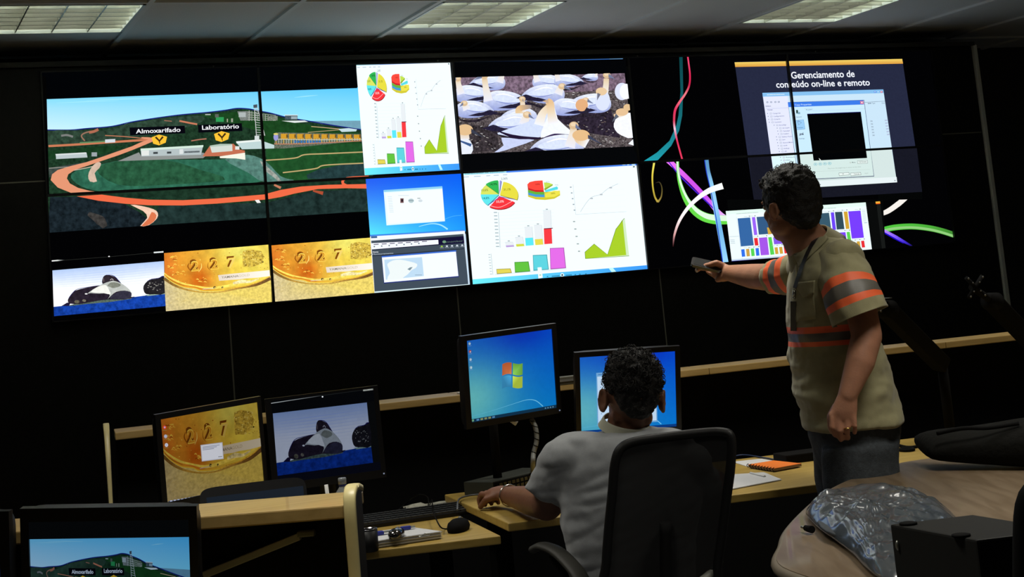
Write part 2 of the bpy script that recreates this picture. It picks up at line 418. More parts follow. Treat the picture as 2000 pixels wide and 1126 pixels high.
# ================================================================== VIDEO WALL
WALLD = {}
names = {(0, 0): 'top left panel of the video wall, sky over the aerial landscape', (1, 0): 'top row video wall panel second from left, landscape beside the tall chart window',
         (2, 0): 'top middle video wall panel showing the colony of white birds', (3, 0): 'top row video wall panel with the teal and red light trails',
         (4, 0): 'top right panel of the video wall, most of the slide with the orange bar', (0, 1): 'bottom left panel of the video wall with the seals picture',
         (1, 1): 'bottom row video wall panel second from left, gold coin beside a map window', (2, 1): 'bottom middle video wall panel filled by the large white chart window',
         (3, 1): 'bottom row video wall panel with green and purple light trails, behind the pointing hand', (4, 1): 'bottom right panel of the video wall with the short white and green trails'}
for (i, j), lb in names.items():
    x0, z1 = i*PW, WTOP-j*PH; bz = .0062
    t = thing('wall_display', (x0+PW/2, -.005, z1-PH), lb, 'video wall display', 'panels of the video wall')
    MB().box((x0+PW/2, .02, z1-PH/2), (PW/2-.0006, .028, PH/2-.0006)).build('casing', M_BLACKM, t)
    f = MB()
    for c, hh in (((x0+bz/2, z1-PH/2), (bz/2, PH/2-.0006)), ((x0+PW-bz/2, z1-PH/2), (bz/2, PH/2-.0006)), ((x0+PW/2, z1-bz/2), (PW/2-.0006, bz/2)), ((x0+PW/2, z1-PH+bz/2), (PW/2-.0006, bz/2))):
        f.box((c[0], -.0155, c[1]), (hh[0], .0075, hh[1]))
    f.build('bezel', mat('display_bezel', (.012, .012, .016), .5), t)
    d = Display((x0+bz, -.0085, z1-bz), (1, 0, 0), (0, 0, 1), PW-2*bz, PH-2*bz); d.root = t; WALLD[(i, j)] = d
    p = Pen([d], lambda x, y: (x, y), hl=lambda x, y: (x, y))
    p.quad([(0, 0), (d.w, 0), (d.w, d.h), (0, d.h)], (2, 2, 3))
ALL = list(WALLD.values())
def crop(x0, y0, k): return lambda x, y: (x0+x/k, y0+y/k)
def W_(*ij): return [WALLD[q] for q in ij]

# ---- pictures -------------------------------------------------------------
def landscape(p, full=True):
    G = (24, 58, 34)
    p.grid([(60, 285), (2000, 210), (2010, 500), (60, 500)], lambda u, v: (lerp(lerp(132, 88, u), lerp(205, 150, u), v**.7), lerp(lerp(216, 195, u), 238, v), lerp(248, 252, v)), 6, 4)
    for a, b, y in ((330, 760, 285), (150, 520, 300), (1560, 1700, 268)): p.stroke([(a, y+6), ((a+b)/2, y-2), (b, y-8)], [1, 5, 1], (160, 228, 250))
    p.quad([(1640, 412), (1990, 410), (1990, 470), (1800, 470)], (112, 158, 178), (.06, 60))
    p.shape([(60, 466), (170, 468), (250, 466), (330, 458), (480, 445), (560, 430), (620, 415), (740, 395), (860, 380), (960, 368), (1050, 362), (1150, 350), (1220, 339), (1290, 342), (1340, 352), (1420, 366), (1520, 392), (1640, 412), (1720, 430), (1800, 440), (1860, 452), (1960, 464), (2020, 470), (2030, 945), (1600, 966), (1400, 985), (650, 1032), (100, 1072)], (28, 54, 36), (.5, 70))
    p.stroke([(60, 465), (170, 466), (250, 465), (330, 457), (480, 444), (620, 414), (860, 379), (1050, 361), (1150, 349), (1220, 338), (1290, 341), (1340, 351), (1420, 366), (1520, 392), (1640, 412), (1800, 440), (1960, 464)], 6, (22, 26, 120))
    p.shape([(92, 475), (330, 468), (420, 470), (600, 425), (860, 390), (1020, 385), (960, 440), (560, 520), (300, 545), (95, 560)], (44, 66, 52), (.5, 45), 3)
    p.shape([(1000, 380), (1290, 350), (1400, 380), (1620, 430), (1940, 480), (1950, 560), (1400, 560), (1340, 470), (1200, 430)], (26, 66, 30), (.25, 40))
    p.shape([(100, 590), (430, 560), (560, 560), (430, 610), (100, 640)], (24, 58, 32), (.3, 40))
    p.shape([(105, 690), (330, 655), (250, 700), (150, 740), (110, 745)], (60, 70, 66), (.3, 60))
    p.shape([(1390, 560), (1960, 545), (1968, 740), (1480, 770), (1400, 700)], (30, 76, 38), (.25, 30))
    p.shape([(1700, 700), (1970, 660), (1975, 740), (1640, 755)], (34, 58, 60), (.3, 40), 2)
    p.shape([(255, 715), (330, 690), (520, 648), (700, 640), (1120, 640), (1280, 615), (1350, 660), (1400, 760), (1100, 800), (640, 840), (420, 830), (300, 800), (240, 750)], (44, 100, 78), (.35, 26), 3)
    p.shape([(390, 700), (520, 650), (800, 645), (1000, 700), (1150, 760), (800, 790), (520, 790)], (38, 84, 58), (.4, 30), 3)
    p.shape([(1150, 640), (1280, 612), (1390, 650), (1480, 740), (1560, 765), (1380, 772), (1290, 720)], (84, 126, 116), (.35, 40), 3)
    p.stroke([(1360, 650), (1400, 700), (1450, 742), (1500, 800)], [6, 26, 22, 6], (150, 156, 148), tex=(.4, 80))
    p.shape([(380, 836), (1380, 785), (1980, 745), (1982, 790), (1640, 795), (1380, 850), (900, 880), (560, 862), (420, 850)], (26, 50, 36), (.5, 30))
    p.shape([(115, 862), (280, 860), (560, 905), (640, 950), (690, 990), (650, 1034), (100, 1074)], (24, 34, 40), (.6, 40))
    p.shape([(760, 915), (1400, 895), (1650, 830), (1985, 815), (1990, 945), (1400, 985), (700, 1030)], (30, 48, 46), (.5, 26))
    p.stroke([(340, 960), (410, 1000), (440, 1040)], [20, 60, 30], (58, 56, 54), tex=(.5, 60))
    # small tracks and terraces
    for pts, w, c in (([(105, 561), (250, 553), (440, 540), (640, 527), (730, 522)], 13, (196, 118, 84)), ([(320, 530), (300, 500), (330, 480), (395, 470)], 8, (150, 110, 90)), ([(345, 480), (375, 474), (400, 462)], 16, (170, 104, 80)),
                      ([(440, 498), (560, 505), (660, 515)], 5, (190, 120, 90)), ([(180, 500), (215, 496), (250, 506)], 12, (120, 122, 120)), ([(880, 412), (940, 424), (985, 432)], 10, (196, 120, 90)), ([(790, 410), (835, 414)], 5, (160, 110, 90)),
                      ([(950, 530), (1000, 522), (1040, 518)], 7, (170, 110, 90)), ([(1392, 645), (1560, 632), (1620, 612), (1740, 606), (1966, 596)], 7, (188, 164, 112)), ([(1492, 718), (1680, 695), (1742, 674), (1968, 662)], 7, (188, 164, 112)),
                      ([(1660, 445), (1740, 452), (1830, 460)], 4, (200, 170, 130)), ([(1640, 480), (1860, 462)], 4, (170, 150, 110)), ([(108, 692), (260, 680), (330, 660)], 4, (150, 150, 140)), ([(250, 705), (330, 690), (370, 680)], 5, (190, 180, 160))):
        p.stroke(pts, w, c)
    p.shape([(340, 735), (352, 700), (372, 672), (398, 655), (416, 664), (405, 692), (378, 722), (392, 770), (350, 770)], (206, 180, 160), (.1, 60), 2)
    # orange road
    up, lo = (222, 146, 112), (232, 104, 68)
    p.shape([(118, 762), (126, 728), (160, 702), (240, 678), (330, 656), (430, 622), (520, 590), (600, 562), (648, 540), (690, 524), (735, 516), (722, 534), (680, 552), (600, 585), (520, 615), (430, 645), (340, 676), (260, 702), (222, 728), (214, 752), (232, 782), (280, 808), (350, 826), (404, 832), (240, 838), (160, 806)], up)
    p.stroke([(655, 512), (700, 516), (726, 524)], [8, 14, 18], up)
    p.shape([(272, 858), (420, 848), (560, 866), (700, 878), (900, 881), (1100, 871), (1380, 847), (1480, 820), (1600, 800), (1760, 790), (1990, 785), (1990, 812), (1860, 810), (1700, 815), (1560, 842), (1480, 862), (1400, 876), (1100, 901), (900, 912), (700, 911), (560, 902), (400, 884)], lo)
    p.stroke([(1880, 800), (1850, 785), (1850, 762), (1890, 748), (2000, 742)], [18, 16, 15, 12, 12], lo)
    p.shape([(590, 908), (660, 916), (726, 934), (752, 956), (746, 990), (700, 1028), (648, 1033), (690, 985), (665, 945)], (240, 200, 176), (.1, 60), 2)
    p.shape([(716, 950), (744, 970), (730, 1005), (690, 1030), (656, 1032), (696, 990)], (216, 116, 76), (0, 5), 2)
    p.shape([(1326, 880), (1350, 878), (1362, 896), (1340, 898)], (232, 232, 230)); p.stroke([(1440, 790), (1480, 808)], [10, 16], (190, 120, 90)); p.stroke([(1670, 825), (1730, 840)], [8, 22], (170, 76, 50))
    # warehouse, laboratory and sheds
    p.shape([(515, 650), (640, 598), (655, 622), (1020, 600), (1045, 612), (1020, 632)], (138, 142, 140))
    p.shape([(1016, 622), (1058, 562), (1200, 547), (1232, 580), (1268, 588), (1265, 606), (1120, 620)], (190, 108, 80))
    p.shape([(650, 585), (1018, 566), (1008, 612), (655, 622)], (176, 188, 190)); p.shape([(650, 576), (1022, 555), (1020, 568), (650, 588)], (206, 228, 214))
    p.rect(725, 596, 752, 608, (60, 66, 70), sl=-.04); p.rect(806, 594, 832, 606, (60, 66, 70), sl=-.04); p.rect(880, 580, 902, 608, (214, 220, 220), sl=-.04); p.rect(908, 592, 1000, 602, (96, 104, 108), (.5, 200), sl=-.04)
    p.rect(655, 588, 700, 618, (222, 226, 222), sl=-.04)
    p.shape([(1060, 560), (1125, 552), (1192, 550), (1194, 590), (1072, 600)], (206, 214, 206)); p.shape([(1060, 558), (1122, 548), (1188, 548), (1188, 556), (1062, 566)], (170, 190, 176))
    p.shape([(1118, 622), (1268, 600), (1270, 642), (1215, 634), (1120, 632)], (238, 238, 222))
    p.shape([(1215, 538), (1362, 528), (1445, 556), (1440, 575), (1250, 580)], (186, 208, 208)); p.shape([(1215, 533), (1360, 522), (1362, 532), (1218, 545)], (228, 236, 232)); p.rect(1210, 562, 1235, 582, (220, 224, 220))
    p.rect(1325, 500, 1352, 526, (206, 214, 214)); p.shape([(148, 612), (330, 600), (336, 628), (150, 638)], (182, 194, 196)); p.shape([(146, 608), (328, 598), (330, 606), (148, 616)], (214, 220, 220)); p.rect(360, 598, 392, 622, (150, 160, 164)); p.rect(440, 522, 500, 542, (206, 214, 220), sl=-.05); p.rect(290, 538, 440, 546, (96, 136, 92), sl=-.06)
    # plant on the right
    p.shape([(1440, 550), (1450, 480), (1955, 490), (1960, 530), (1500, 575), (1442, 575)], (96, 104, 90), (.5, 150))
    for k in range(10): x = 1480+k*48; p.rect(x, 488+k*.6, x+40, 518+k*.3, (206, 152, 44)); p.rect(x+32, 492, x+40, 512, (110, 78, 30))
    for k in range(34): x = 1450+k*15; p.rect(x, 520-k*.2, x+4, 550-k*.5, (170, 176, 164) if k % 3 else (216, 176, 70))
    for k in range(9): p.rect(1560+k*18, 528, 1572+k*18, 542, (56, 110, 170)); 
    p.stroke([(1445, 520), (1700, 524), (1958, 522)], 4, (196, 196, 170), 2); p.stroke([(1440, 548), (1600, 548), (1958, 530)], 5, (190, 124, 96), 2); p.ell(1450, 508, 14, 22, (150, 150, 210)); p.ell(1450, 490, 14, 6, (210, 200, 110))
    p.shape([(1820, 460), (1880, 455), (1930, 462), (1925, 474), (1840, 478)], (190, 214, 220))
    # hill-top plant and mast
    p.shape([(1222, 356), (1300, 354), (1300, 410), (1240, 410)], (120, 126, 122), (.3, 150)); p.rect(1230, 362, 1272, 390, (170, 178, 178)); p.rect(1095, 390, 1142, 418, (46, 150, 84)); p.rect(1090, 372, 1112, 392, (90, 96, 90)); p.rect(1032, 372, 1064, 378, (180, 184, 180))
    for k in range(10): p.rect(1290+k*16, 350+k*4, 1294+k*16, 412, (150, 156, 150))
    for k in range(4): p.stroke([(1285, 362+k*14), (1450, 380+k*10)], 3, (166, 172, 160), 1)
    for a, b in ((1322, 1335), (1336, 1385)): p.stroke([(a, 320), (b, 500)], 4, (196, 200, 196), 1)
    for k in range(12): p.stroke([(1322+k*.8, 330+k*15), (1338+k*4, 342+k*14)], 3, (180, 186, 184), 1)
    p.shape([(1316, 318), (1340, 314), (1340, 334), (1318, 336)], (70, 80, 90)); p.rect(1160, 400, 1166, 420, (170, 170, 150)); p.rect(1185, 398, 1196, 420, (150, 156, 140))
    p.shape([(1484, 412), (1620, 410), (1640, 418), (1560, 424)], (216, 222, 220)); p.rect(1504, 378, 1578, 406, (70, 84, 92), (.5, 200)); p.rect(1500, 376, 1580, 381, (210, 220, 224)); p.rect(1540, 386, 1576, 402, (150, 168, 176)); p.rect(1400, 384, 1460, 410, (120, 128, 116), (.5, 200))
    # labels with markers
    p.shape([(584, 452), (910, 441), (914, 486), (588, 498)], (7, 7, 15)); p.shape([(988, 436), (1248, 426), (1252, 472), (992, 482)], (7, 7, 15))
    p.text('Almoxarifado', 622, 487, 886, 476, 36, (238, 240, 244), .06, .016); p.text('Laboratório', 1014, 465, 1232, 456, 36, (238, 240, 244), .06, .016)
    for dx, dy in ((0, 0), (370, -20)):
        p.shape([(714+dx, 510+dy), (758+dx, 493+dy), (806+dx, 506+dy), (798+dx, 541+dy), (758+dx, 557+dy), (724+dx, 547+dy)], (246, 190, 52))
        p.stroke([(738+dx, 508+dy), (760+dx, 530+dy), (764+dx, 550+dy)], [11, 9, 3], (60, 44, 20), 1); p.stroke([(782+dx, 506+dy), (762+dx, 530+dy)], [11, 9], (60, 44, 20), 1)

def seals(p, wall=True):
    if wall:
        p.stroke([(88, 236), (180, 228), (300, 222)], [16, 20, 2], [(255, 255, 255), (210, 215, 210), (20, 20, 24)], 3); p.stroke([(260, 226), (975, 172), (1690, 106)], 4, (52, 54, 50), 1)
        p.ell(987, 165, 13, 9, (250, 250, 250)); p.quad([(1688, 94), (1840, 82), (1842, 104), (1690, 114)], (225, 232, 232))
    p.grid([(98, 385), (1850, 238), (1862, 770), (118, 965)], lambda u, v: (lerp(176, 250, min(1, v*1.9)), lerp(200, 252, min(1, v*1.9)), lerp(240, 255, min(1, v*2))), 8, 8, (.03, 40))
    for k in range(9): a = 420+k*34; p.stroke([(130, a+60), (900, a-10+k*3), (1840, a-105+k*5)], [2, 12, 2], (lerp(186, 246, k/8), lerp(206, 248, k/8), 250))
    p.shape([(118, 955), (330, 934), (600, 896), (900, 856), (1340, 806), (1560, 778), (1862, 740), (1875, 942), (124, 1102)], (20, 62, 158), (.4, 60))
    p.shape([(330, 938), (600, 872), (960, 838), (1200, 830), (1330, 806), (1340, 830), (1000, 880), (600, 915), (380, 942)], (86, 104, 92), (.5, 120))
    p.shape([(1540, 770), (1862, 735), (1862, 756), (1600, 785)], (150, 176, 160), (.3, 120))
    p.shape([(240, 942), (330, 888), (380, 900), (360, 940)], (30, 24, 52))
    p.shape([(345, 885), (342, 838), (390, 760), (460, 700), (640, 652), (840, 618), (960, 590), (1180, 600), (1290, 670), (1340, 742), (1334, 800), (1392, 792), (1330, 822), (1150, 842), (960, 842), (700, 880), (520, 912), (370, 905)], (40, 32, 44), (.35, 60), 2)
    p.stroke([(350, 830), (460, 694), (640, 648), (880, 614)], [3, 8, 6, 3], (26, 14, 110))
    p.shape([(888, 600), (890, 500), (936, 456), (1010, 462), (1080, 486), (1130, 530), (1180, 610), (1040, 640)], (46, 38, 46), (.35, 60), 3)
    p.stroke([(940, 455), (1040, 462), (1110, 510), (1165, 590)], [3, 8, 6, 3], (26, 14, 120)); p.stroke([(900, 506), (905, 560)], 12, (110, 96, 96), 2); p.stroke([(1005, 535), (1032, 515), (1055, 540)], 10, (190, 184, 184), 2)
    p.shape([(650, 745), (740, 680), (880, 600), (1000, 556), (1060, 548), (1140, 570), (1230, 620), (1310, 690), (1330, 742), (1240, 700), (1100, 720), (1020, 780), (960, 838), (1000, 780), (960, 740), (830, 748), (700, 740)], (188, 192, 186), (.12, 60), 2)
    p.shape([(960, 620), (1030, 570), (1150, 590), (1160, 630), (1060, 660), (990, 640)], (132, 136, 124), (.2, 60), 3)
    p.shape([(700, 722), (800, 650), (930, 610), (990, 700), (1010, 760), (900, 740)], (240, 240, 232), (.06, 60), 2)
    p.shape([(1000, 828), (1060, 760), (1200, 705), (1320, 720), (1338, 790), (1240, 840)], (52, 50, 66), (.3, 60), 2)
    p.ell(628, 752, 22, 10, (240, 240, 240)); p.ell(482, 876, 40, 26, (96, 92, 76), tex=(.5, 120)); p.ell(596, 858, 30, 20, (110, 104, 90), tex=(.5, 120))
    p.shape([(1530, 700), (1528, 630), (1580, 560), (1660, 522), (1760, 508), (1866, 470), (1868, 740), (1700, 758), (1570, 756)], (34, 32, 36), (.4, 60), 2)
    p.stroke([(1580, 555), (1660, 518), (1760, 504), (1862, 468)], [3, 7, 6, 6], (26, 14, 120))
    for k in range(26): a, b = random.uniform(1590, 1830), random.uniform(560, 700); p.ell(a, b, random.uniform(5, 14), random.uniform(3, 8), (150, 148, 140), n=8)

def coin(p, label=True):
    def c(u, v):
        r, g, b = lerp(222, 240, u), lerp(140, 214, min(1, u*1.25)), lerp(40, 92, u)
        d = math.exp(-((u-.33)**2/.012+(v-.5)**2/.05)); r, g, b = lerp(r, 200, d), lerp(g, 92, d), lerp(b, 20, d)
        d = math.exp(-((u-.02)**2/.006+(v-.25)**2/.1)); g = lerp(g, 120, d)
        d = math.exp(-((u-.72)**2/.03+(v-.05)**2/.03)); g = lerp(g, 226, d); b = lerp(b, 110, d)
        return (r, g, b)
    p.grid([(0, 115), (968, 36), (1000, 565), (18, 657)], c, 14, 9, (.16, 26))
    rim = [(0, 318), (60, 372), (120, 405), (170, 428), (240, 440), (290, 444), (350, 464), (450, 467), (520, 465), (570, 458), (640, 440), (700, 428), (760, 420), (850, 392), (920, 366), (990, 326)]
    p.shape(rim+[(1002, 568), (18, 660)], lambda x, y: (lerp(206, 232, min(1, x/500)), lerp(190, 208, min(1, x/500)), lerp(146, 104, min(1, x/500))), (.22, 90))
    for q in range(60):
        a = random.uniform(20, 960); b = random.uniform(470, 600)-a*.05; p.stroke([(a, b), (a+28, b-14)], 2, (196, 170, 90), 1)
    p.stroke([(0, 350), (90, 410), (200, 452), (350, 478), (520, 476), (700, 440), (860, 408), (990, 350)], [26, 22, 16, 10, 10, 16, 24, 30], [(110, 84, 40), (140, 104, 46), (180, 140, 60), (190, 150, 60), (200, 160, 70), (170, 130, 60), (120, 84, 40), (110, 80, 50)], tex=(.3, 80))
    p.stroke([(0, 318), (60, 372), (170, 426), (290, 442), (350, 462), (450, 465), (560, 459)], 8, (240, 196, 60)); p.stroke([(560, 459), (640, 440), (760, 420), (850, 392), (920, 366), (990, 326)], [7, 9, 10, 8, 6], (228, 176, 60), tex=(.3, 120))
    p.stroke([(0, 300), (60, 345), (170, 395), (290, 420), (420, 440), (560, 425), (680, 400), (900, 350), (985, 318)], [10, 14, 16, 12, 20, 24, 26, 16, 8], (250, 222, 96), tex=(.25, 60))
    p.stroke([(20, 335), (90, 382), (190, 418)], [3, 6, 3], (150, 104, 30)); p.stroke([(360, 450), (470, 440)], 5, (216, 190, 190), 2)
    p.stroke([(640, 396), (720, 378), (800, 380), (880, 352)], [18, 34, 20, 8], (244, 228, 170), tex=(.4, 90))
    for a, b, r in ((470, 434, 13), (543, 434, 10)): p.ell(a, b, r, r*.9, (70, 66, 40)); p.ell(a+4, b+4, r*.7, r*.6, (220, 190, 100))
    p.shape([(728, 120), (735, 95), (800, 80), (900, 95), (930, 150), (900, 215), (820, 245), (730, 240)], (206, 176, 70), (.45, 90))
    for q in range(70): a, b = random.uniform(735, 925), random.uniform(92, 240); p.ell(a, b, random.uniform(3, 9), random.uniform(2, 6), random.choice([(140, 108, 36), (240, 220, 120)]), n=7)
    for q in range(40): a, b = random.uniform(860, 975), random.uniform(150, 270); p.ell(a, b, random.uniform(2, 6), 3, random.choice([(160, 120, 40), (240, 214, 100)]), n=6)
    p.ell(917, 197, 7, 6, (60, 44, 16))
    for t, a, b in (('2', 248, 280), ('2', 430, 262), ('7', 590, 250)):
        p.text(t, a-8, b-10, a+62, b-16, 128, (126, 70, 16), .02, .05); p.text(t, a+4, b+2, a+74, b-4, 128, (250, 214, 90), .02, .03); p.text(t, a+8, b, a+70, b-6, 118, (214, 150, 44) if t == '2' else (236, 206, 110), .02, 0)
    p.stroke([(235, 205), (220, 240), (250, 285)], [3, 12, 4], (150, 84, 20)); p.stroke([(345, 210), (345, 250), (320, 290)], [3, 9, 3], (250, 220, 120)); p.stroke([(410, 200), (405, 245), (430, 275)], [3, 10, 3], (170, 110, 30))
    for a, b in ((85, 165), (80, 240), (140, 305), (345, 372)):
        for q in range(7): x, y = a+random.uniform(-42, 42), b+random.uniform(-20, 20); p.stroke([(x-14, y), (x, y-6), (x+14, y+3)], [3, 9, 3], random.choice([(250, 206, 84), (160, 84, 20), (244, 190, 70)]), 2)
    for q in range(45): a, b = random.uniform(20, 720), random.uniform(100, 400); p.ell(a, b, random.uniform(2, 7), random.uniform(2, 5), random.choice([(250, 214, 100), (176, 100, 30)]), n=7)
    p.shape([(500, 320), (640, 305), (800, 290), (978, 273), (982, 328), (860, 344), (760, 350), (690, 360), (640, 362), (510, 372)], lambda x, y: (lerp(228, 248, (x-500)/400), lerp(214, 240, (x-500)/400), lerp(196, 226, (x-500)/400)))
    p.text('YAMANA', 532, 352, 690, 337, 30, (120, 112, 96), .03, .004); p.text('GOLD', 690, 337, 792, 327, 30, (196, 180, 150), .03, .0)

def charts(p):
    p.quad([(700, 88), (1830, 25), (1905, 725), (763, 825)], (238, 252, 255))
    p.quad([(700, 88), (1830, 25), (1832, 42), (702, 106)], (70, 128, 236)); p.quad([(700, 88), (990, 72), (991, 88), (702, 106)], (160, 226, 236)); p.text('Gerenciador de conteúdo', 722, 100, 975, 86, 12, (40, 90, 110), .02, 0)
    for k, (a, b) in enumerate(((1740, 1760), (1770, 1785), (1800, 1822))): p.quad([(a, 32), (b, 31), (b+1, 40), (a+1, 41)], (190, 226, 240))
    for a, w in ((712, 36), (780, 44), (860, 26), (908, 34), (968, 28)): p.rect(a, 116-(a-700)*.055, a+w, 121-(a-700)*.055, (176, 190, 206), sl=-.05)
    p.quad([(1808, 48), (1820, 47), (1822, 54), (1809, 55)], (60, 76, 80))
    cx, cy, rx, ry = 942, 230, 118, 88
    def wedge(a0, a1, col, ox=0, oy=0, k=1.0):
        p.ell(cx+ox+3, cy+oy+5, rx*k, ry*k, tuple(c*.62 for c in col), a0, a1, 40); p.ell(cx+ox, cy+oy, rx*k, ry*k, col, a0, a1, 40)
    wedge(180, 224, (212, 224, 96)); wedge(128, 180, (96, 226, 232)); wedge(224, 268, (48, 180, 84), -2, -4); wedge(271, 277, (150, 150, 220), 2, -2); wedge(281, 380, (226, 216, 66), 6, 4); wedge(28, 124, (240, 52, 60), 2, 10, .97)
    p.stroke([(1046, 263), (948, 245), (874, 298)], 4, (90, 60, 180), 1); p.stroke([(880, 302), (950, 312), (1036, 268)], 3, (255, 190, 190))
    for t, a, b, w, c in (('14,9%', 884, 172, 46, (16, 60, 30)), ('31,1%', 972, 206, 46, (120, 110, 20)), ('13,6%', 828, 210, 44, (120, 120, 30)), ('14,8%', 836, 262, 44, (20, 110, 120)), ('33,0%', 924, 284, 50, (255, 220, 220)), ('2,36%', 956, 136, 42, (120, 124, 130))): p.text(t, a, b, a+w, b-3, 20, c, .04, .01)
    # cut-away cake
    p.shape([(1128, 178), (1130, 245), (1180, 262), (1240, 266), (1300, 258), (1338, 236), (1336, 205), (1240, 215)], (206, 196, 52)); p.shape([(1129, 205), (1180, 218), (1236, 222), (1237, 248), (1180, 246), (1132, 234)], (70, 150, 210)); p.shape([(1129, 190), (1180, 205), (1234, 210), (1235, 232), (1180, 230), (1131, 218)], (96, 176, 60))
    p.shape([(1125, 162), (1130, 200), (1180, 214), (1232, 214), (1231, 196), (1150, 190)], (196, 34, 40)); p.shape([(1125, 166), (1140, 150), (1175, 142), (1224, 139), (1232, 204), (1175, 202), (1135, 190)], (244, 72, 60), (0, 5), 0)
    p.shape([(1232, 152), (1265, 155), (1290, 164), (1238, 194)], (190, 220, 80)); p.shape([(1232, 194), (1290, 164), (1290, 172), (1240, 204)], (140, 170, 50)); p.shape([(1238, 204), (1316, 178), (1324, 186), (1322, 198), (1242, 216)], (88, 214, 226))
    p.shape([(1238, 224), (1300, 205), (1336, 208), (1338, 226), (1300, 246), (1242, 250)], (232, 222, 76)); p.text('58%', 1278, 229, 1306, 227, 15, (120, 110, 20), .02, 0); p.text('10%', 1178, 170, 1206, 168, 14, (110, 20, 20), .02, 0)
    for t, a, b in (('83%', 1246, 154), ('74%', 1302, 174)): p.text(t, a, b, a+24, b-1, 13, (150, 160, 160), .02, 0)
    # stacked bars
    p.stroke([(938, 345), (950, 575)], 3, (170, 180, 190), 1)
    for k in range(11): y = 346+k*22; p.rect(908+k*1.4, y-3, 930+k*1.4, y+4, (170, 184, 190)); p.stroke([(940+k, y), (1300, y-20)], 1.2, (218, 230, 236), 1)
    for x, y0, ym, y1, c in ((980, 540, 560, 572, (186, 160, 216)), (1046, 508, 552, 568, (206, 214, 70)), (1106, 442, 512, 562, (90, 226, 240)), (1168, 430, 520, 558, (226, 214, 76)), (1226, 335, 450, 552, (240, 58, 64))):
        p.quad([(x, y0), (x+50, y0-3), (x+60, y1-4), (x+9, y1)], (226, 232, 236)); p.stroke([(x, y0), (x+50, y0-3), (x+60, y1-4)], 2, (190, 198, 204), 1); p.quad([(x+5, ym), (x+55, ym-3), (x+60, y1-4), (x+9, y1)], c); p.rect(x+18, y0-12, x+32, y0-6, (150, 160, 166))
    p.stroke([(1234, 452), (1290, 448)], 5, (90, 30, 60), 1)
    p.stroke([(890, 612), (903, 750)], 3, (180, 190, 196), 1)
    for k in range(8): p.rect(872+k*1.6, 616+k*18, 886+k*1.6, 621+k*18, (180, 192, 196))
    for x, y0, y1, c in ((924, 712, 746, (222, 208, 84)), (1041, 667, 736, (96, 190, 62)), (1160, 622, 724, (92, 206, 218)), (1270, 577, 715, (222, 106, 226))):
        p.quad([(x, y0), (x+92, y0-4), (x+100+(y1-y0)*.04, y1-8), (x+4, y1)], tuple(v*.72 for v in c)); p.quad([(x+3, y0+4), (x+88, y0), (x+95+(y1-y0)*.04, y1-12), (x+7, y1-6)], c)
    p.stroke([(915, 748), (1380, 712)], 4, (206, 226, 236), 1)
    # line chart
    p.stroke([(1420, 165), (1438, 360)], 2, (190, 198, 206), 1); p.stroke([(1438, 360), (1766, 341)], 2, (190, 198, 206), 1)
    for k in range(5): p.stroke([(1422+k*4, 178+k*37), (1745+k*4, 160+k*37)], 1, (226, 232, 238), 1); p.rect(1400+k*6, 180+k*37, 1411+k*6, 187+k*37, (150, 160, 170))
    p.stroke([(1468, 343), (1495, 300), (1528, 258), (1560, 240), (1598, 231), (1630, 205), (1660, 184), (1712, 161)], 2.2, (170, 176, 186), 2)
    for a, b in ((1540, 256), (1602, 231), (1664, 187)): p.rect(a-9, b-4, a+9, b+4, (176, 182, 190))
    # area chart
    for k in range(5): p.stroke([(1440+k*7, 400+k*62), (1760+k*7, 384+k*60)], 1, (232, 238, 238), 1); p.rect(1420+k*8, 402+k*48, 1434+k*8, 409+k*48, (150, 160, 160))
    p.shape([(1505, 645), (1500, 603), (1560, 552), (1645, 618), (1700, 455), (1755, 385), (1783, 628)], (206, 230, 190)); p.shape([(1500, 645), (1497, 603), (1556, 550), (1643, 620), (1697, 458), (1740, 392), (1764, 622)], (164, 202, 40)); p.stroke([(1500, 645), (1497, 603), (1556, 550), (1643, 620), (1697, 455), (1752, 384)], 3.4, (104, 140, 30), 1); p.stroke([(1500, 645), (1783, 628)], 3, (120, 150, 60), 1)
    # player bar at the foot
    p.grid([(760, 780), (1900, 687), (1905, 727), (764, 825)], lambda u, v: (lerp(110, 60, u), lerp(234, 150, u), lerp(250, 245, u)), 8, 1)
    p.quad([(1650, 706), (1676, 703), (1706, 738), (1676, 741)], (190, 246, 255)); p.quad([(1190, 702), (1216, 700), (1224, 768), (1196, 774)], (236, 246, 246)); p.rect(1202, 748, 1214, 754, (140, 196, 140))
    for a, w in ((1250, 10), (1282, 50), (1372, 40), (1430, 10), (1458, 12), (1498, 10)): p.rect(a, 758-(a-1250)*.07, a+w, 765-(a-1250)*.07, (40, 130, 170), sl=-.07)
    p.ell(1350, 751, 12, 12, (230, 250, 255)); p.ell(1350, 751, 6, 6, (20, 60, 80))

def win7(p, q, arc=True, light=.35):
    """blue wallpaper on a quad, brighter at the lower left"""
    def c(u, v):
        g = math.exp(-((u)**2/.25+(v-.72)**2/.22)); k = max(0, 1-v*.6)
        r, gg, b = lerp(16, 6, u)+4, lerp(84, 78, u)+40*v, lerp(178, 190, u)
        d = math.exp(-((u-.62)**2/.12+(v-.0)**2/.05)); gg -= 30*d; b -= 10*d
        return (lerp(r, 124, g*.85), lerp(gg, 190, g*.85), lerp(b, 176, g*.7))
    p.grid(q, c, 14, 12, (.03, 60))
    f = lambda u, v: tuple(lerp(lerp(q[0][i], q[1][i], u), lerp(q[3][i], q[2][i], u), v) for i in (0, 1))
    s = abs(q[1][0]-q[0][0])
    p.stroke([f(.0, .93), f(.25, .9), f(.5, .86), f(.66, .84), f(.76, .87), f(.84, .955)], [s*.001, s*.002, s*.004, s*.007, s*.009, s*.010], (126, 196, 226))
    return f

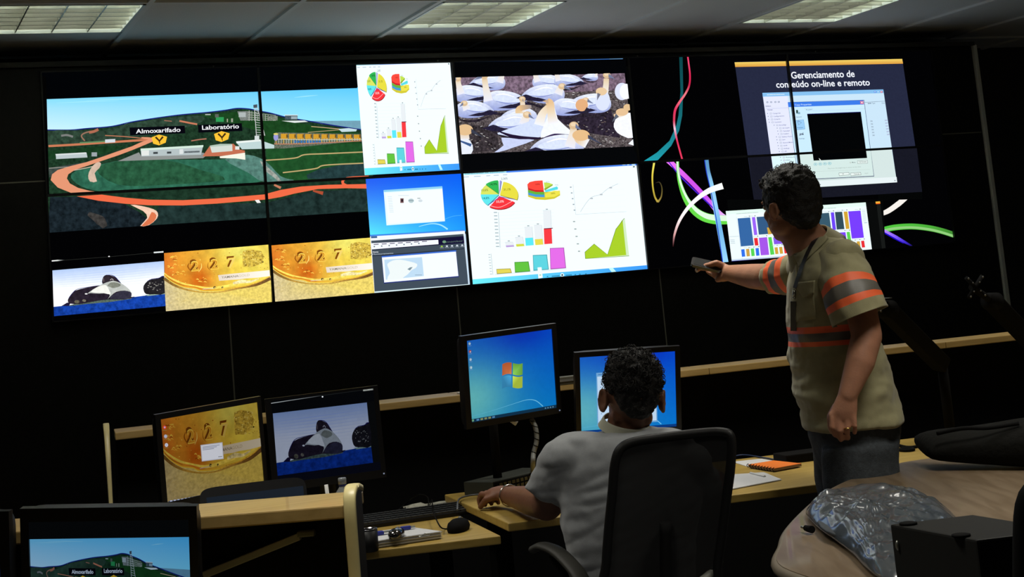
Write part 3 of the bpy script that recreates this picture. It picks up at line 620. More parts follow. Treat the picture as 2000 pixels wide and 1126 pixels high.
def bird(p, x, y, L, flip=1, hy=-1.0, hx=1.0, up=.5):
    """sitting seabird: body, folded wing, dark tail tip, pale neck and buff head; L body length"""
    X = lambda a, b: (x+a*L*flip, y+b*L)
    p.shape([X(-.5, .12), X(-.3, .2), X(0, .27), X(.3, .26), X(.48, .16), X(.3, .3), X(-.1, .32)], (40, 34, 44), (.6, 90), 2)
    p.shape([X(-.5, .06), X(-.3, -.12), X(0, -.2), X(.26, -.19), X(.45, -.06), X(.44, .13), X(.25, .22), X(-.1, .21), X(-.35, .13)], lambda a, b: tuple(lerp(c1, c2, max(0, min(1, (b-y)/L*2.4+.5))) for c1, c2 in zip((232, 238, 250), (150, 162, 214))), (.08, 60), 4)
    p.shape([X(-.62, .1), X(-.4, .02), X(-.05, .11), (X(.16, .17)), X(-.1, .18), X(-.42, .15)], (36, 32, 56), (.3, 90), 1)
    p.shape([X(-.36, .0), X(-.1, -.1), X(.26, -.08), X(.16, .04), X(-.16, .09)], (214, 224, 250), (.08, 60), 3)
    p.stroke([X(-.3, .05), X(-.05, .07), X(.2, .02)], [L*.01, L*.035, L*.01], (140, 152, 206)); p.stroke([X(-.2, -.07), X(.02, -.13), (X(.2, -.11))], [L*.01, L*.03, L*.01], (250, 252, 255))
    a, b = .36*hx, -.12; h = hy*up
    p.stroke([X(a-.04, .02), X(a+.02, b+h*.4), X(a+.04*hx, b+h*.85)], [L*.2, L*.13, L*.12], [(228, 230, 244), (232, 222, 208), (222, 196, 158)])
    p.ell(*X(a+.05*hx, b+h), L*.085, L*.07, (214, 184, 144)); p.ell(*X(a+.04*hx, b+h-.02), L*.05, L*.035, (232, 208, 174)); p.shape([X(a+.1*hx, b+h-.035), X(a+.26*hx, b+h+.09), X(a+.09*hx, b+h+.045)], (110, 120, 150))

# lower-left etc.: place the pictures on the wall
wall = W_((0, 0), (1, 0), (0, 1), (1, 1))
landscape(Pen(wall, crop(60, 100, 3.0303)))
seals(Pen(W_((0, 1)), crop(90, 480, 8.0417)))
c6 = crop(320, 470, 4.762)
pen = Pen(W_((0, 1)), c6); coin(pen)
gq = [(320, 494.1), (523.3, 477.6), (530, 588.6), (323.8, 608)]
h2 = solve_h(gq, [(528.6, 479), (735, 463), (742, 572.5), (535.5, 589.3)])
random.seed(7); coin(Pen(W_((1, 1)), c6, hp=h2))
# blank the strip above and below the pictures
c4 = crop(690, 310, 3.3117)
# desktop and map window over the coin and landscape
p = Pen(W_((1, 1)), c4)
p.grid([(76, 118), (700, 86), (730, 470), (105, 496)], lambda u, v: (lerp(90, 30, u)*(.4+v*.6), lerp(lerp(90, 230, v**1.2), lerp(90, 150, v), u), lerp(235, 250, v)), 10, 8)
p.stroke([(590, 390), (640, 372), (700, 365)], 2, (90, 190, 240)); p.stroke([(420, 438), (500, 420), (560, 428), (606, 456)], [3, 6, 8, 10], (160, 226, 250))
p.quad([(192, 203), (571, 178), (589, 404), (211, 431)], (224, 244, 250)); p.quad([(192, 203), (571, 178), (573, 192), (194, 216)], (140, 205, 235)); p.quad([(206, 222), (572, 198), (586, 396), (222, 420)], (238, 250, 255))
for k in range(10): p.rect(218+k*1.3, 244+k*11, 246+k*1.3, 247+k*11, (196, 214, 224))
p.rect(300, 256, 322, 286, (120, 84, 84)); p.rect(306, 262, 318, 278, (40, 30, 40)); p.ell(370, 272, 18, 14, (176, 196, 200)); p.rect(352, 268, 386, 272, (120, 140, 146)); p.rect(410, 254, 430, 258, (120, 130, 130)); p.ell(430, 272, 14, 9, (206, 216, 222)); p.rect(286, 236, 356, 240, (206, 216, 226))
p.quad([(104, 492), (716, 458), (750, 822), (134, 878)], (235, 240, 248)); p.quad([(104, 492), (716, 458), (717, 466), (105, 502)], (60, 130, 226)); p.quad([(110, 502), (150, 500), (151, 512), (111, 514)], (50, 90, 140))
p.quad([(112, 530), (708, 486), (740, 812), (134, 860)], (64, 76, 88)); p.quad([(112, 546), (710, 500), (714, 545), (116, 590)], (20, 16, 50)); p.quad([(112, 546), (545, 524), (547, 552), (116, 586)], (236, 240, 248)); p.quad([(712, 486), (722, 486), (750, 820), (740, 822)], (200, 222, 240))
for k in range(7): p.rect(128+k*52, 552-k*3.2, 160+k*52, 557-k*3.2, (70, 60, 90), sl=-.06); p.ell(132+k*48, 568-k*3.4, 5, 4, (90, 110, 120))
p.ell(584, 537, 12, 9, (110, 150, 120)); p.text('monitor', 600, 544, 706, 536, 18, (96, 120, 110), .02, 0)
for k, c in enumerate(((150, 200, 60), (206, 216, 226), (206, 216, 226), (206, 216, 226), (206, 216, 226))): p.ell(568+k*33, 567-k*2, 7, 5, c); p.rect(556+k*33, 574-k*2, 580+k*33, 577-k*2, (150, 160, 170))
p.text('Home', 122, 608, 158, 606, 14, (230, 236, 240), .02, .01); p.text('Monitoramento', 120, 622, 255, 614, 13, (190, 200, 206), .02, 0); p.quad([(120, 626), (712, 580), (713, 584), (120, 630)], (30, 36, 50))
p.quad([(178, 628), (660, 590), (678, 764), (194, 806)], (24, 34, 120)); p.quad([(181, 638), (659, 600), (675, 758), (196, 800)], (238, 246, 252)); p.quad([(179, 630), (660, 591), (661, 599), (180, 638)], (60, 110, 210))
p.quad([(196, 652), (440, 636), (452, 758), (206, 782)], (186, 214, 236)); p.shape([(216, 680), (250, 658), (300, 652), (360, 664), (408, 680), (400, 705), (372, 720), (350, 745), (322, 765), (300, 778), (215, 780), (232, 740), (222, 705)], (232, 240, 240), (0, 5), 2); p.shape([(345, 714), (362, 702), (380, 700), (362, 722)], (120, 140, 150)); p.rect(395, 750, 440, 753, (120, 140, 160))
p.quad([(134, 858), (742, 810), (750, 822), (136, 876)], (214, 236, 240))
# charts: the whole lower middle panel and, squeezed, the top of the second column
charts(Pen(W_((2, 1)), c4))
src = [(702, 90), (1827, 26), (1903, 727), (764, 823)]; src = [c4(*q) for q in src]
random.seed(3); charts(Pen(W_((1, 0)), c4, hp=solve_h(src, [(695, 123.5), (877.5, 117.5), (896.5, 331.5), (712, 341.5)])))
# birds
p = Pen(W_((2, 0)), crop(680, 100, 3.3117))
p.quad([(660, 62), (1777, 38), (1777, 52), (662, 76)], (70, 140, 240)); p.quad([(660, 62), (700, 60), (700, 74), (662, 76)], (220, 236, 240)); p.quad([(1690, 40), (1777, 38), (1777, 49), (1690, 51)], (150, 206, 226))
fr = [(675, 172), (1788, 142), (1842, 616), (718, 668)]
p.quad(fr, (84, 76, 78), (.9, 130)); p.quad([(675, 172), (1788, 142), (1800, 250), (685, 290)], (118, 98, 116), (.6, 60)); p.shape([(1250, 400), (1700, 380), (1760, 560), (1500, 520)], (44, 36, 50), (.6, 60)); p.shape([(760, 470), (960, 500), (980, 640), (720, 660), (800, 600)], (54, 48, 52), (.8, 80))
for k in range(420):
    a, b = random.uniform(700, 1820), random.uniform(240, 640); s_ = random.uniform(3, 8); p.stroke([(a, b), (a+s_*2, b+random.uniform(-6, 6))], s_*.5, random.choice([(170, 166, 160), (40, 34, 40), (196, 196, 196), (120, 104, 96)]), 1)
for a in ((900, 200, 240, 1, .0, -1), (1290, 196, 220, -1, -.3, 1), (1420, 190, 200, -1, 0, -1), (1560, 168, 110, 1, 0, 1)): bird(p, a[0], a[1], a[2], a[3], -.6, 1, .3)
bird(p, 800, 275, 260, -1, -.5, .9, .5); bird(p, 1010, 318, 300, -1, -.8, 1.1, .5); bird(p, 810, 375, 260, -1, -.1, .6, .2); bird(p, 1260, 275, 290, 1, -.4, 1.0, .1); bird(p, 1560, 335, 290, 1, -.9, .9, .55)
p.ell(1765, 262, 46, 56, (216, 222, 244)); p.ell(1790, 262, 40, 50, (240, 242, 250)); p.ell(1640, 320, 48, 66, (214, 222, 244)); p.ell(1632, 262, 36, 26, (226, 196, 156)); p.shape([(1606, 270), (1604, 320), (1628, 280)], (110, 112, 130))
bird(p, 1430, 360, 260, -1, -.2, -.95, .2); p.ell(1505, 350, 40, 40, (222, 170, 124)); p.shape([(1540, 360), (1545, 430), (1520, 390)], (40, 36, 50))
bird(p, 1100, 420, 250, 1, -.8, .2, .4); p.stroke([(1150, 430), (1100, 400), (1110, 370), (1180, 360)], [40, 44, 40, 20], [(236, 236, 240), (226, 200, 160), (222, 182, 132), (150, 140, 140)])
bird(p, 1060, 470, 320, 1, -.3, .7, .2)
p.shape([(960, 530), (1100, 480), (1220, 430), (1270, 380), (1290, 400), (1260, 520), (1240, 555), (1120, 570), (1000, 545)], (206, 218, 246), (.06, 60), 2); p.stroke([(970, 520), (1080, 556), (1240, 565)], [6, 24, 10], (34, 22, 50)); p.shape([(985, 560), (1100, 570), (1200, 575), (1060, 625), (1000, 645), (940, 655), (1000, 610)], (196, 206, 240), (.06, 60), 2)
p.stroke([(1230, 480), (1250, 410), (1290, 360)], [70, 50, 36], [(236, 240, 248), (236, 224, 206), (228, 200, 160)])
p.shape([(1240, 560), (1260, 480), (1282, 430), (1320, 330), (1350, 440), (1440, 520), (1430, 550), (1340, 545)], (238, 242, 252), (.04, 60), 2); p.stroke([(1250, 566), (1330, 545), (1430, 548)], [4, 22, 14], (56, 40, 80)); p.stroke([(1320, 470), (1308, 400), (1300, 340), (1280, 325)], [70, 50, 50, 40], [(238, 240, 250), (232, 214, 186), (226, 190, 144), (226, 186, 136)]); p.shape([(1250, 325), (1290, 312), (1290, 340)], (200, 170, 140))
bird(p, 1350, 615, 360, 1, -.5, .7, .5); p.stroke([(1540, 600), (1490, 570), (1480, 545)], [60, 60, 50], [(236, 240, 248), (226, 200, 164), (222, 180, 130)]); p.ell(1500, 545, 56, 36, (224, 184, 134)); p.shape([(1545, 540), (1640, 606), (1545, 562)], (60, 66, 90))
p.shape([(1712, 470), (1740, 420), (1800, 400), (1840, 420), (1842, 560), (1760, 545), (1720, 510)], (240, 242, 250), (.05, 60), 2); p.stroke([(1750, 430), (1740, 400)], [70, 60], [(236, 226, 214), (222, 186, 144)]); p.ell(1765, 395, 40, 24, (224, 188, 146)); p.shape([(1725, 405), (1700, 460), (1745, 425)], (90, 96, 110)); p.ell(1800, 365, 26, 22, (222, 186, 140))
p.shape([(700, 570), (760, 560), (800, 610), (790, 665), (710, 668)], (226, 232, 246), (.05, 60), 2); p.stroke([(740, 570), (740, 520)], [80, 66], [(230, 226, 226), (222, 190, 150)]); p.ell(750, 510, 52, 36, (222, 186, 140)); p.shape([(790, 500), (870, 560), (790, 528)], (56, 60, 76)); p.stroke([(715, 580), (790, 610)], [8, 20], (60, 90, 140)); p.shape([(1805, 600), (1842, 565), (1842, 612)], (236, 240, 250))
p.quad([(640, 76), (1790, 52), (1790, 141.5), (640, 174)], (3, 4, 6)); p.quad([(700, 669), (1860, 615), (1880, 740), (700, 800)], (5, 6, 8)); p.quad([(1788.5, 100), (1900, 100), (1900, 740), (1843, 640)], (4, 5, 5))
# blank bars around the landscape, top of columns one and two
p = Pen(W_((0, 0), (1, 0)), lambda x, y: (x, y)); p.quad([(60, 120), (694, 100), (697, 172.4), (60, 195)], (2, 3, 5)); p.quad([(60, 150), (90, 150), (96.5, 400), (60, 400)], (3, 3, 3))
# light trails
T = W_((3, 0), (3, 1), (4, 1)); p = Pen(T, crop(1240, 80, 3.0303))
up_ = Pen(W_((3, 0)), crop(1240, 80, 3.0303)); dn = Pen(W_((3, 1), (4, 1)), crop(1240, 80, 3.0303)); dn2 = Pen(W_((3, 1), (4, 1)), crop(1240, 300, 3.0303))
up_.shape([(0, 715), (50, 712), (130, 660), (205, 590), (245, 500), (258, 440), (270, 300), (262, 80), (282, 80), (286, 300), (280, 440), (262, 530), (215, 620), (140, 700), (120, 715)], lambda x, y: (lerp(10, 30, (y-80)/620), lerp(66, 150, ((y-80)/620)**1.5), lerp(70, 165, ((y-80)/620)**1.5)))
up_.stroke([(310, 70), (318, 130), (326, 200), (322, 260), (300, 310), (262, 365), (238, 410), (232, 470), (236, 520), (250, 590), (280, 700)], [9, 9, 10, 11, 12, 14, 14, 13, 12, 10, 10], [(224, 50, 90), (230, 70, 110), (216, 40, 84), (196, 34, 70), (230, 120, 130), (236, 96, 120), (216, 50, 90), (206, 60, 90), (236, 200, 220), (216, 50, 90), (226, 56, 90)])

dn.stroke([(116, 708), (104, 790), (106, 860), (118, 920), (136, 952)], [12, 10, 9, 10, 12], [(236, 232, 110), (220, 200, 70), (196, 176, 60), (170, 150, 56), (190, 166, 70)]); dn.stroke([(136, 952), (156, 920), (160, 870), (146, 836), (122, 840)], [12, 8, 6, 5, 3], [(180, 156, 70), (120, 104, 50), (90, 80, 40), (70, 60, 40), (30, 26, 20)])
dn.stroke([(180, 690), (240, 745), (330, 830), (420, 925), (500, 1020), (560, 1060)], [34, 30, 26, 26, 30, 30], [(226, 120, 246), (232, 110, 240), (206, 80, 226), (196, 80, 236), (226, 160, 250), (240, 220, 255)]); dn.stroke([(190, 700), (260, 790), (350, 880), (440, 965), (510, 1040)], [4, 8, 8, 8, 4], (70, 30, 200))
dn.stroke([(252, 690), (256, 780), (270, 850), (300, 930), (350, 1000), (410, 1040), (480, 1056), (560, 1058)], [16, 18, 24, 34, 46, 54, 56, 50], (100, 214, 70)); dn.stroke([(250, 690), (256, 770), (274, 850), (310, 930), (360, 996), (420, 1034), (480, 1046), (560, 1050)], [10, 10, 12, 14, 22, 30, 34, 30], (216, 246, 216))
dn2.stroke([(424, 30), (432, 100), (452, 180), (474, 300), (500, 440), (540, 660)], [22, 24, 26, 30, 32, 34], [(86, 146, 190), (96, 150, 196), (140, 200, 236), (150, 206, 250), (110, 176, 226), (160, 216, 250)]); dn2.stroke([(412, 30), (424, 110), (445, 200), (466, 300), (490, 440), (522, 656)], 5, (30, 60, 190))
dn2.stroke([(226, 550), (234, 480), (262, 400), (310, 325), (370, 265), (440, 218), (520, 190)], [4, 12, 16, 20, 24, 32, 38], [(40, 10, 14), (206, 150, 150), (244, 226, 226), (250, 250, 250), (250, 240, 246), (240, 250, 255), (240, 244, 240)])
dn2.stroke([(1452, 358), (1500, 338), (1560, 296), (1600, 262), (1640, 225)], [24, 30, 32, 30, 24], (238, 232, 226)); dn2.quad([(1440, 200), (1700, 200), (1700, 268), (1440, 276)], (4, 5, 5))
dn2.stroke([(1466, 452), (1540, 436), (1640, 430), (1740, 440), (1820, 458), (1900, 484)], 34, [(70, 190, 60), (80, 190, 60), (76, 180, 60), (74, 170, 56), (70, 150, 52), (60, 130, 50)]); dn2.stroke([(1466, 456), (1540, 441), (1640, 436), (1740, 447), (1820, 466), (1900, 492)], 14, (140, 200, 120))
dn2.stroke([(1470, 456), (1540, 490), (1600, 524), (1660, 556)], [22, 18, 14, 2], [(190, 140, 255), (130, 90, 250), (60, 40, 200), (8, 6, 30)]); dn2.stroke([(1466, 462), (1530, 498), (1590, 530)], [8, 8, 3], (30, 10, 190))
# slide across four panels
Q = W_((3, 0), (4, 0), (3, 1), (4, 1)); c5 = crop(1240, 80, 3.0303); p = Pen(Q, c5)
p.quad([(590, 124), (1582, 106), (1700, 892), (706, 950)], (36, 40, 62), (.06, 80)); lo_ = Pen(W_((3, 1), (4, 1)), c5); lo_.quad([(668, 660), (1664, 600), (1700, 892), (706, 950)], (22, 23, 34), (.08, 80))
p.grid([(590, 126), (1582, 106), (1587, 134), (594, 154)], lambda u, v: (lerp(232, 214, v), lerp(200, 150, v), lerp(96, 62, v)), 2, 1)
p.text('Gerenciamento de', 927, 222, 1302, 212, 56, (236, 240, 250), .14, .016); p.text('conteúdo on-line e remoto', 838, 276, 1392, 262, 54, (236, 240, 250), .14, .016)
c5b = crop(1480, 170, 5.3607); p = Pen(Q, c5b); gu = Pen(W_((3, 0), (4, 0)), c5b); gl = Pen(W_((3, 1), (4, 1)), c5b)
p.quad([(48, 60), (1314, 24), (1456, 996), (190, 1072)], (196, 222, 240)); gl.quad([(140, 690), (1400, 640), (1456, 996), (190, 1072)], (206, 222, 220))
p.quad([(48, 60), (1314, 24), (1320, 62), (52, 100)], (130, 186, 232)); p.rect(96, 78, 280, 84, (216, 236, 250), (.4, 300), sl=-.03)
for a, c in ((1215, (90, 140, 220)), (1248, (120, 180, 230)), (1282, (200, 110, 130))): p.rect(a, 40, a+24, 60, c, ln=.12); p.rect(a+7, 46, a+17, 53, (236, 240, 250))
p.quad([(54, 100), (312, 92), (440, 1060), (188, 1072)], (222, 226, 252)); gl.quad([(140, 700), (410, 690), (440, 1060), (188, 1072)], (214, 240, 244))
for k, a in enumerate((100, 140, 184, 220)): p.ell(a, 158-k, 11, 8, (120, 130, 150)); p.ell(a, 158-k, 6, 4, (210, 220, 236))
p.text('Edition', 84, 206, 138, 204, 18, (60, 66, 90), .14, .01); p.text('Domain', 104, 244, 156, 242, 18, (60, 66, 90), .14, .01); p.stroke([(86, 226), (330, 216)], 2, (150, 160, 190), 1)
tree = ['Categories', 'Configurations', 'Criteria', 'Customers', 'BroadSign', 'Ad Copies', 'Campaigns', 'Folders', 'Gallery Portrait', 'Demo', 'General Motors', 'Honda', 'Kellogs', 'NBC', 'Office', 'Physicians & Cardio', 'Pilot', 'Weather']
for k, t in enumerate(tree):
    y = 278+k*30.6; x = 104+k*6+(44 if k > 3 else 0)+(26 if 5 <= k <= 7 else 0); w = len(t)*8
    p.rect(x-6, y-6, x+2, y+2, (120, 130, 150)); p.rect(x+22, y-9, x+42, y+7, (150, 158, 176)); p.rect(x+25, y-6, x+39, y+4, (226, 232, 246)); p.text(t, x+54, y+4, x+54+w, y-w*.02, 17, (84, 92, 120), .14, .006)
# panel with the preview dialogue
p.quad([(312, 158), (1112, 134), (1216, 932), (420, 972)], (60, 70, 110)); p.quad([(315, 164), (1108, 138), (1211, 928), (424, 966)], (196, 228, 248)); gl.quad([(412, 690), (1180, 668), (1211, 928), (424, 966)], (206, 226, 222))
p.quad([(312, 160), (1104, 137), (1110, 182), (318, 210)], (58, 120, 226)); p.text('Ad Copy Properties', 348, 196, 560, 188, 24, (200, 226, 255), .14, .01); p.rect(1068, 146, 1104, 178, (196, 90, 130), ln=.12); p.stroke([(1076, 152), (1098, 172)], 5, (255, 230, 240), 1); p.stroke([(1098, 152), (1078, 172)], 5, (255, 230, 240), 1)
p.stroke([(486, 232), (488, 226), (570, 222), (578, 250)], 2, (150, 170, 190), 1); p.text('Preview', 504, 244, 566, 240, 17, (70, 90, 110), .14, .006); p.stroke([(580, 250), (1120, 228)], 2, (170, 190, 206), 1)
p.rect(398, 240, 418, 276, (40, 70, 60), ln=.1); p.rect(414, 262, 440, 282, (120, 160, 180), ln=.1); p.text('General', 400, 320, 456, 316, 17, (80, 100, 120), .14, .006)
p.quad([(384, 350), (478, 340), (494, 440), (400, 450)], (70, 120, 180)); p.quad([(387, 353), (476, 343), (491, 437), (402, 447)], (150, 200, 240)); p.stroke([(418, 352), (456, 372), (424, 396), (416, 354)], 4, (70, 90, 130), 1); p.text('Preview', 412, 432, 472, 428, 17, (40, 80, 130), .14, .006)
p.ell(446, 494, 14, 12, (140, 160, 180)); p.stroke([(430, 510), (476, 476)], 4, (70, 86, 100), 1); p.ell(470, 494, 7, 8, (30, 40, 60)); p.text('Settings', 430, 546, 488, 542, 17, (80, 100, 120), .14, .006)
p.quad([(514, 280), (1076, 258), (1142, 742), (582, 770)], (3, 4, 5)); p.quad([(514, 280), (1076, 258), (1078, 266), (516, 288)], (10, 8, 70)); p.shape([(636, 742), (660, 764), (646, 766)], (230, 236, 230))
for k in range(4): a = 602+k*49; p.ell(a, 808-k*3, 19, 15, (120, 180, 190)); p.ell(a, 808-k*3, 15, 12, (196, 224, 226)); p.shape([(a-5, 800-k*3), (a+7, 807-k*3), (a-5, 814-k*3)], (110, 160, 170))
p.ell(966, 790, 8, 7, (150, 160, 150)); p.ell(966, 790, 5, 4, (230, 240, 236)); p.text('Mute', 984, 794, 1020, 792, 17, (80, 90, 90), .14, .006); p.quad([(1038, 770), (1146, 764), (1150, 798), (1042, 804)], (120, 130, 130)); p.quad([(1041, 773), (1143, 767), (1147, 795), (1045, 801)], (222, 236, 232)); p.text('Full Screen', 1056, 790, 1136, 785, 18, (70, 80, 80), .14, .006)
p.text('Play from the beginning or pause at any time', 732, 858, 1076, 838, 17, (150, 166, 160), .14, 0); p.stroke([(560, 885), (1172, 862)], 2, (176, 190, 186), 1)
for a, t in ((844, 'OK'), (966, 'Cancel')): p.quad([(a, 898), (a+108, 891), (a+113, 920), (a+5, 930)], (110, 120, 120)); p.quad([(a+3, 901), (a+105, 895), (a+109, 917), (a+8, 926)], (226, 238, 234)); p.text(t, a+38, 916, a+38+len(t)*9, 914, 18, (70, 80, 80), .14, .01)
p.text('Apply', 1116, 908, 1154, 905, 17, (160, 172, 170), .14, 0); p.stroke([(570, 970), (1216, 934)], 3, (70, 76, 100), 1); p.quad([(590, 984), (1450, 940), (1456, 996), (596, 1044)], (224, 234, 236)); p.ell(610, 1022, 7, 5, (110, 120, 130)); p.ell(652, 1020, 6, 5, (110, 120, 130)); p.ell(1433, 978, 6, 6, (110, 120, 130))
p.stroke([(1114, 160), (1330, 148)], 3, (96, 110, 130), 1); p.text('MIME Type', 1150, 178, 1226, 174, 18, (90, 104, 124), .14, .006); p.text('Date', 1296, 174, 1326, 172, 18, (110, 120, 140), .14, .006)
for k in range(6): y = 355+k*29.6; p.text('jpg', 1176+k*4.4, y+5, 1198+k*4.4, y+4, 19, (110, 122, 140), .14, .008); p.text('2009', 1326+k*4.6, y, 1354+k*4.6, y-1, 19, (140, 120, 170), .14, .006)
# coloured tree-map window under the slide
c8 = crop(1410, 380, 6.25); p = Pen(W_((3, 1), (4, 1)), c8)
p.quad([(60, 60), (1960, 60), (1995, 692), (110, 850)], (5, 6, 6)); p.quad([(1750, 96), (1868, 86), (1990, 694), (1826, 706)], (9, 10, 10))
p.quad([(42, 200), (1750, 94), (1828, 682), (116, 808)], (232, 246, 250)); p.quad([(116, 808), (1828, 682), (1830, 690), (118, 832)], (14, 8, 110)); p.quad([(112, 838), (1994, 692), (1996, 700), (114, 850)], (196, 204, 200))
p.quad([(42, 200), (1750, 94), (1753, 140), (48, 240)], (222, 250, 236)); p.rect(168, 230, 440, 238, (186, 204, 200), (.4, 300), sl=-.07); p.rect(1130, 172, 1390, 180, (186, 204, 200), (.4, 300), sl=-.06)
p.stroke([(170, 268), (246, 800)], 3, (190, 206, 214), 1); p.stroke([(84, 514), (200, 506)], 3, (130, 150, 160), 1)
for k in range(3): p.rect(96+k*3, 548+k*20, 150+k*3, 554+k*20, (170, 186, 196))
bl, pu, rd, gn, yl, b2 = (52, 100, 160), (140, 90, 236), (226, 44, 50), (84, 206, 80), (206, 160, 60), (48, 110, 230)
def tile(pts, c): p.quad(pts, c)
tile([(186, 290), (340, 278), (384, 618), (226, 632)], bl); tile([(360, 276), (400, 272), (428, 490), (388, 494)], (150, 96, 240)); tile([(418, 272), (660, 256), (690, 470), (446, 488)], (50, 88, 130)); tile([(386, 530), (430, 526), (442, 618), (398, 622)], rd)
tile([(446, 526), (546, 518), (572, 734), (470, 740)], (160, 84, 226)); tile([(560, 520), (600, 516), (636, 728), (588, 734)], gn); tile([(620, 520), (790, 506), (800, 594), (632, 606)], (130, 84, 226)); tile([(690, 300), (720, 298), (746, 468), (716, 470)], yl); tile([(545, 400), (600, 400), (602, 480), (560, 486)], yl)
for k, c in enumerate((b2, (200, 156, 70), (84, 206, 80), b2)): tile([(230+k*58, 668-k*5), (270+k*58, 664-k*5), (280+k*58, 754-k*4), (240+k*58, 758-k*4)], c)
for k, c in enumerate((yl, yl, rd)): tile([(636+k*56, 644-k*5), (674+k*56, 640-k*5), (686+k*56, 722-k*4), (648+k*56, 726-k*4)], c)
tile([(1150, 232), (1302, 220), (1346, 560), (1190, 560)], (54, 86, 104)); tile([(1322, 218), (1362, 214), (1388, 428), (1346, 432)], (106, 66, 240)); tile([(1374, 212), (1462, 208), (1490, 420), (1396, 426)], (48, 74, 86)); tile([(1480, 208), (1526, 204), (1552, 416), (1508, 420)], (206, 160, 50)); tile([(1536, 204), (1686, 194), (1728, 524), (1580, 536)], (116, 60, 246))
tile([(1350, 470), (1392, 464), (1400, 500), (1356, 500)], rd); tile([(1402, 464), (1502, 456), (1530, 640), (1420, 640)], (120, 66, 236)); tile([(1516, 456), (1554, 452), (1586, 640), (1540, 644)], (90, 206, 80))
for k, c in enumerate((yl, yl, rd)): tile([(1584+k*54, 578-k*7), (1622+k*54, 574-k*7), (1634+k*54, 650-k*4), (1596+k*54, 654-k*4)], c)
for x, y in [(330, 262), (398, 258), (1296, 204), (1356, 198), (1462, 190), (1518, 186), (1680, 176), (430, 506), (540, 500), (325, 644), (382, 638), (442, 632), (668, 616), (728, 610), (1386, 444), (1494, 436), (1550, 432), (1620, 552), (1676, 546), (1730, 540)]: p.rect(x-8, y-4, x+8, y+5, (110, 110, 110)); p.rect(x-66, y+2, x-20, y+6, (176, 186, 190))
for k in range(10): p.rect(1700+k*2, 186+k*16, 1740+k*2, 190+k*16, (186, 200, 204))
p.stroke([(1730, 345), (1768, 342)], 5, (110, 140, 170), 1); p.quad([(110, 790), (1826, 668), (1828, 682), (116, 808)], (190, 206, 226))
p.quad([(1868, 86), (1922, 82), (1925, 104), (1872, 110)], (240, 180, 60)); p.quad([(1872, 104), (1925, 100), (1926, 112), (1873, 116)], (236, 100, 30)); p.quad([(1880, 116), (1926, 114), (1996, 690), (1950, 694)], (22, 24, 23))
for d in ALL: d.build(d.root)

# ================================================================== CONSOLES
def hv(x, y): return V((x, y, 0))
def console_rail(pl, pr, name_label, z=1.05, depth=.21, th=.026, joints=()):
    pl, pr = V(pl), V(pr); pl.z = pr.z = z; a = (pr-pl).normalized(); dv = V((a.y, -a.x, 0))*depth
    t = thing('console_rail', tuple((pl+pr)/2), name_label, 'console shelf')
    L = (pr-pl).length; js = [0]+list(joints)+[L]
    for s0, s1 in zip(js, js[1:]):
        MB().obox(pl+a*(s0+.001)-V((0, 0, th)), pl+a*(s1-.001)-V((0, 0, th)), dv, (0, 0, th)).build('shelf_board', M_RAIL, t, bevel=.003)
    # black screen panel hanging under the shelf
    q0 = pl+dv*.35; q1 = pr+dv*.35
    MB().obox(q0-V((0, 0, z-.12)), q1-V((0, 0, z-.12)), dv.normalized()*.03, (0, 0, z-.12-th-.001)).build('back_panel', M_BLACKM, t, bevel=.002)
    return t, a, dv.normalized()
RL, RR_ = atz(215, 838, 1.05), atz(1980, 646, 1.05)
rail, RA, RD = console_rail(RL+V((.012, 0, 0)), RR_+V((.7, -.1, 0)), 'long beech shelf on the far console row running below the video wall', joints=(1.25, 2.25, 3.3))
NL, NR = atz(18, 1013, 1.03), atz(712, 957, 1.03)
na = (NR-NL).normalized()
nrail, NA, ND = console_rail(NL-na*.9, NR-na*.002, 'short beech shelf of the near console, level with the lowest monitor', z=1.03, joints=(.6,))

def end_post(name, top, a, d, label, prof, th=.024, back=-.03, taper=1.):
    """curved end panel: black sides, beech edge band following the front"""
    top = V(top); t = thing(name, (top.x, top.y, 0), label, 'console end panel')
    pr = cat_rom([(p[0], p[1], 0) for p in prof], 6)
    side = MB(); n = len(pr)
    vs = []
    for s_ in (-1, 1):
        for q in pr: vs.append(top+d*(q.x-.004)+a*(s_*th/2*.86)+V((0, 0, q.y-.003)))
    vs2 = []
    for s_ in (-1, 1):
        for q in pr: vs2.append(top+d*back+a*(s_*th/2*.86)+V((0, 0, min(q.y-.003, -.01))))
    o = vs+vs2
    fs = []
    for k in range(n-1):
        fs += [(k, k+1, 2*n+k+1, 2*n+k), (n+k+1, n+k, 3*n+k, 3*n+k+1), (k+1, k, n+k, n+k+1), (2*n+k, 2*n+k+1, 3*n+k+1, 3*n+k)]
    side.add(o, fs); side.build('side_panel', M_BLACK, t)
    e = MB(); rings = []
    for k, q in enumerate(pr):
        tt = pr[min(k+1, n-1)]-pr[max(k-1, 0)]; tt.normalize(); nn = V((tt.y, -tt.x, 0)); 
        if nn.x < 0: nn = -nn
        c = top+d*q.x+V((0, 0, q.y)); e_n = d*nn.x+V((0, 0, nn.y))
        kt = lerp(1, taper, min(1, max(0, (k/n-.25)*1.6))); rings.append((c, a*(th/2*kt), e_n*.007))
    e.loft(rings, 12, power=5); e.build('edge_band', M_EDGE, t)
    return t
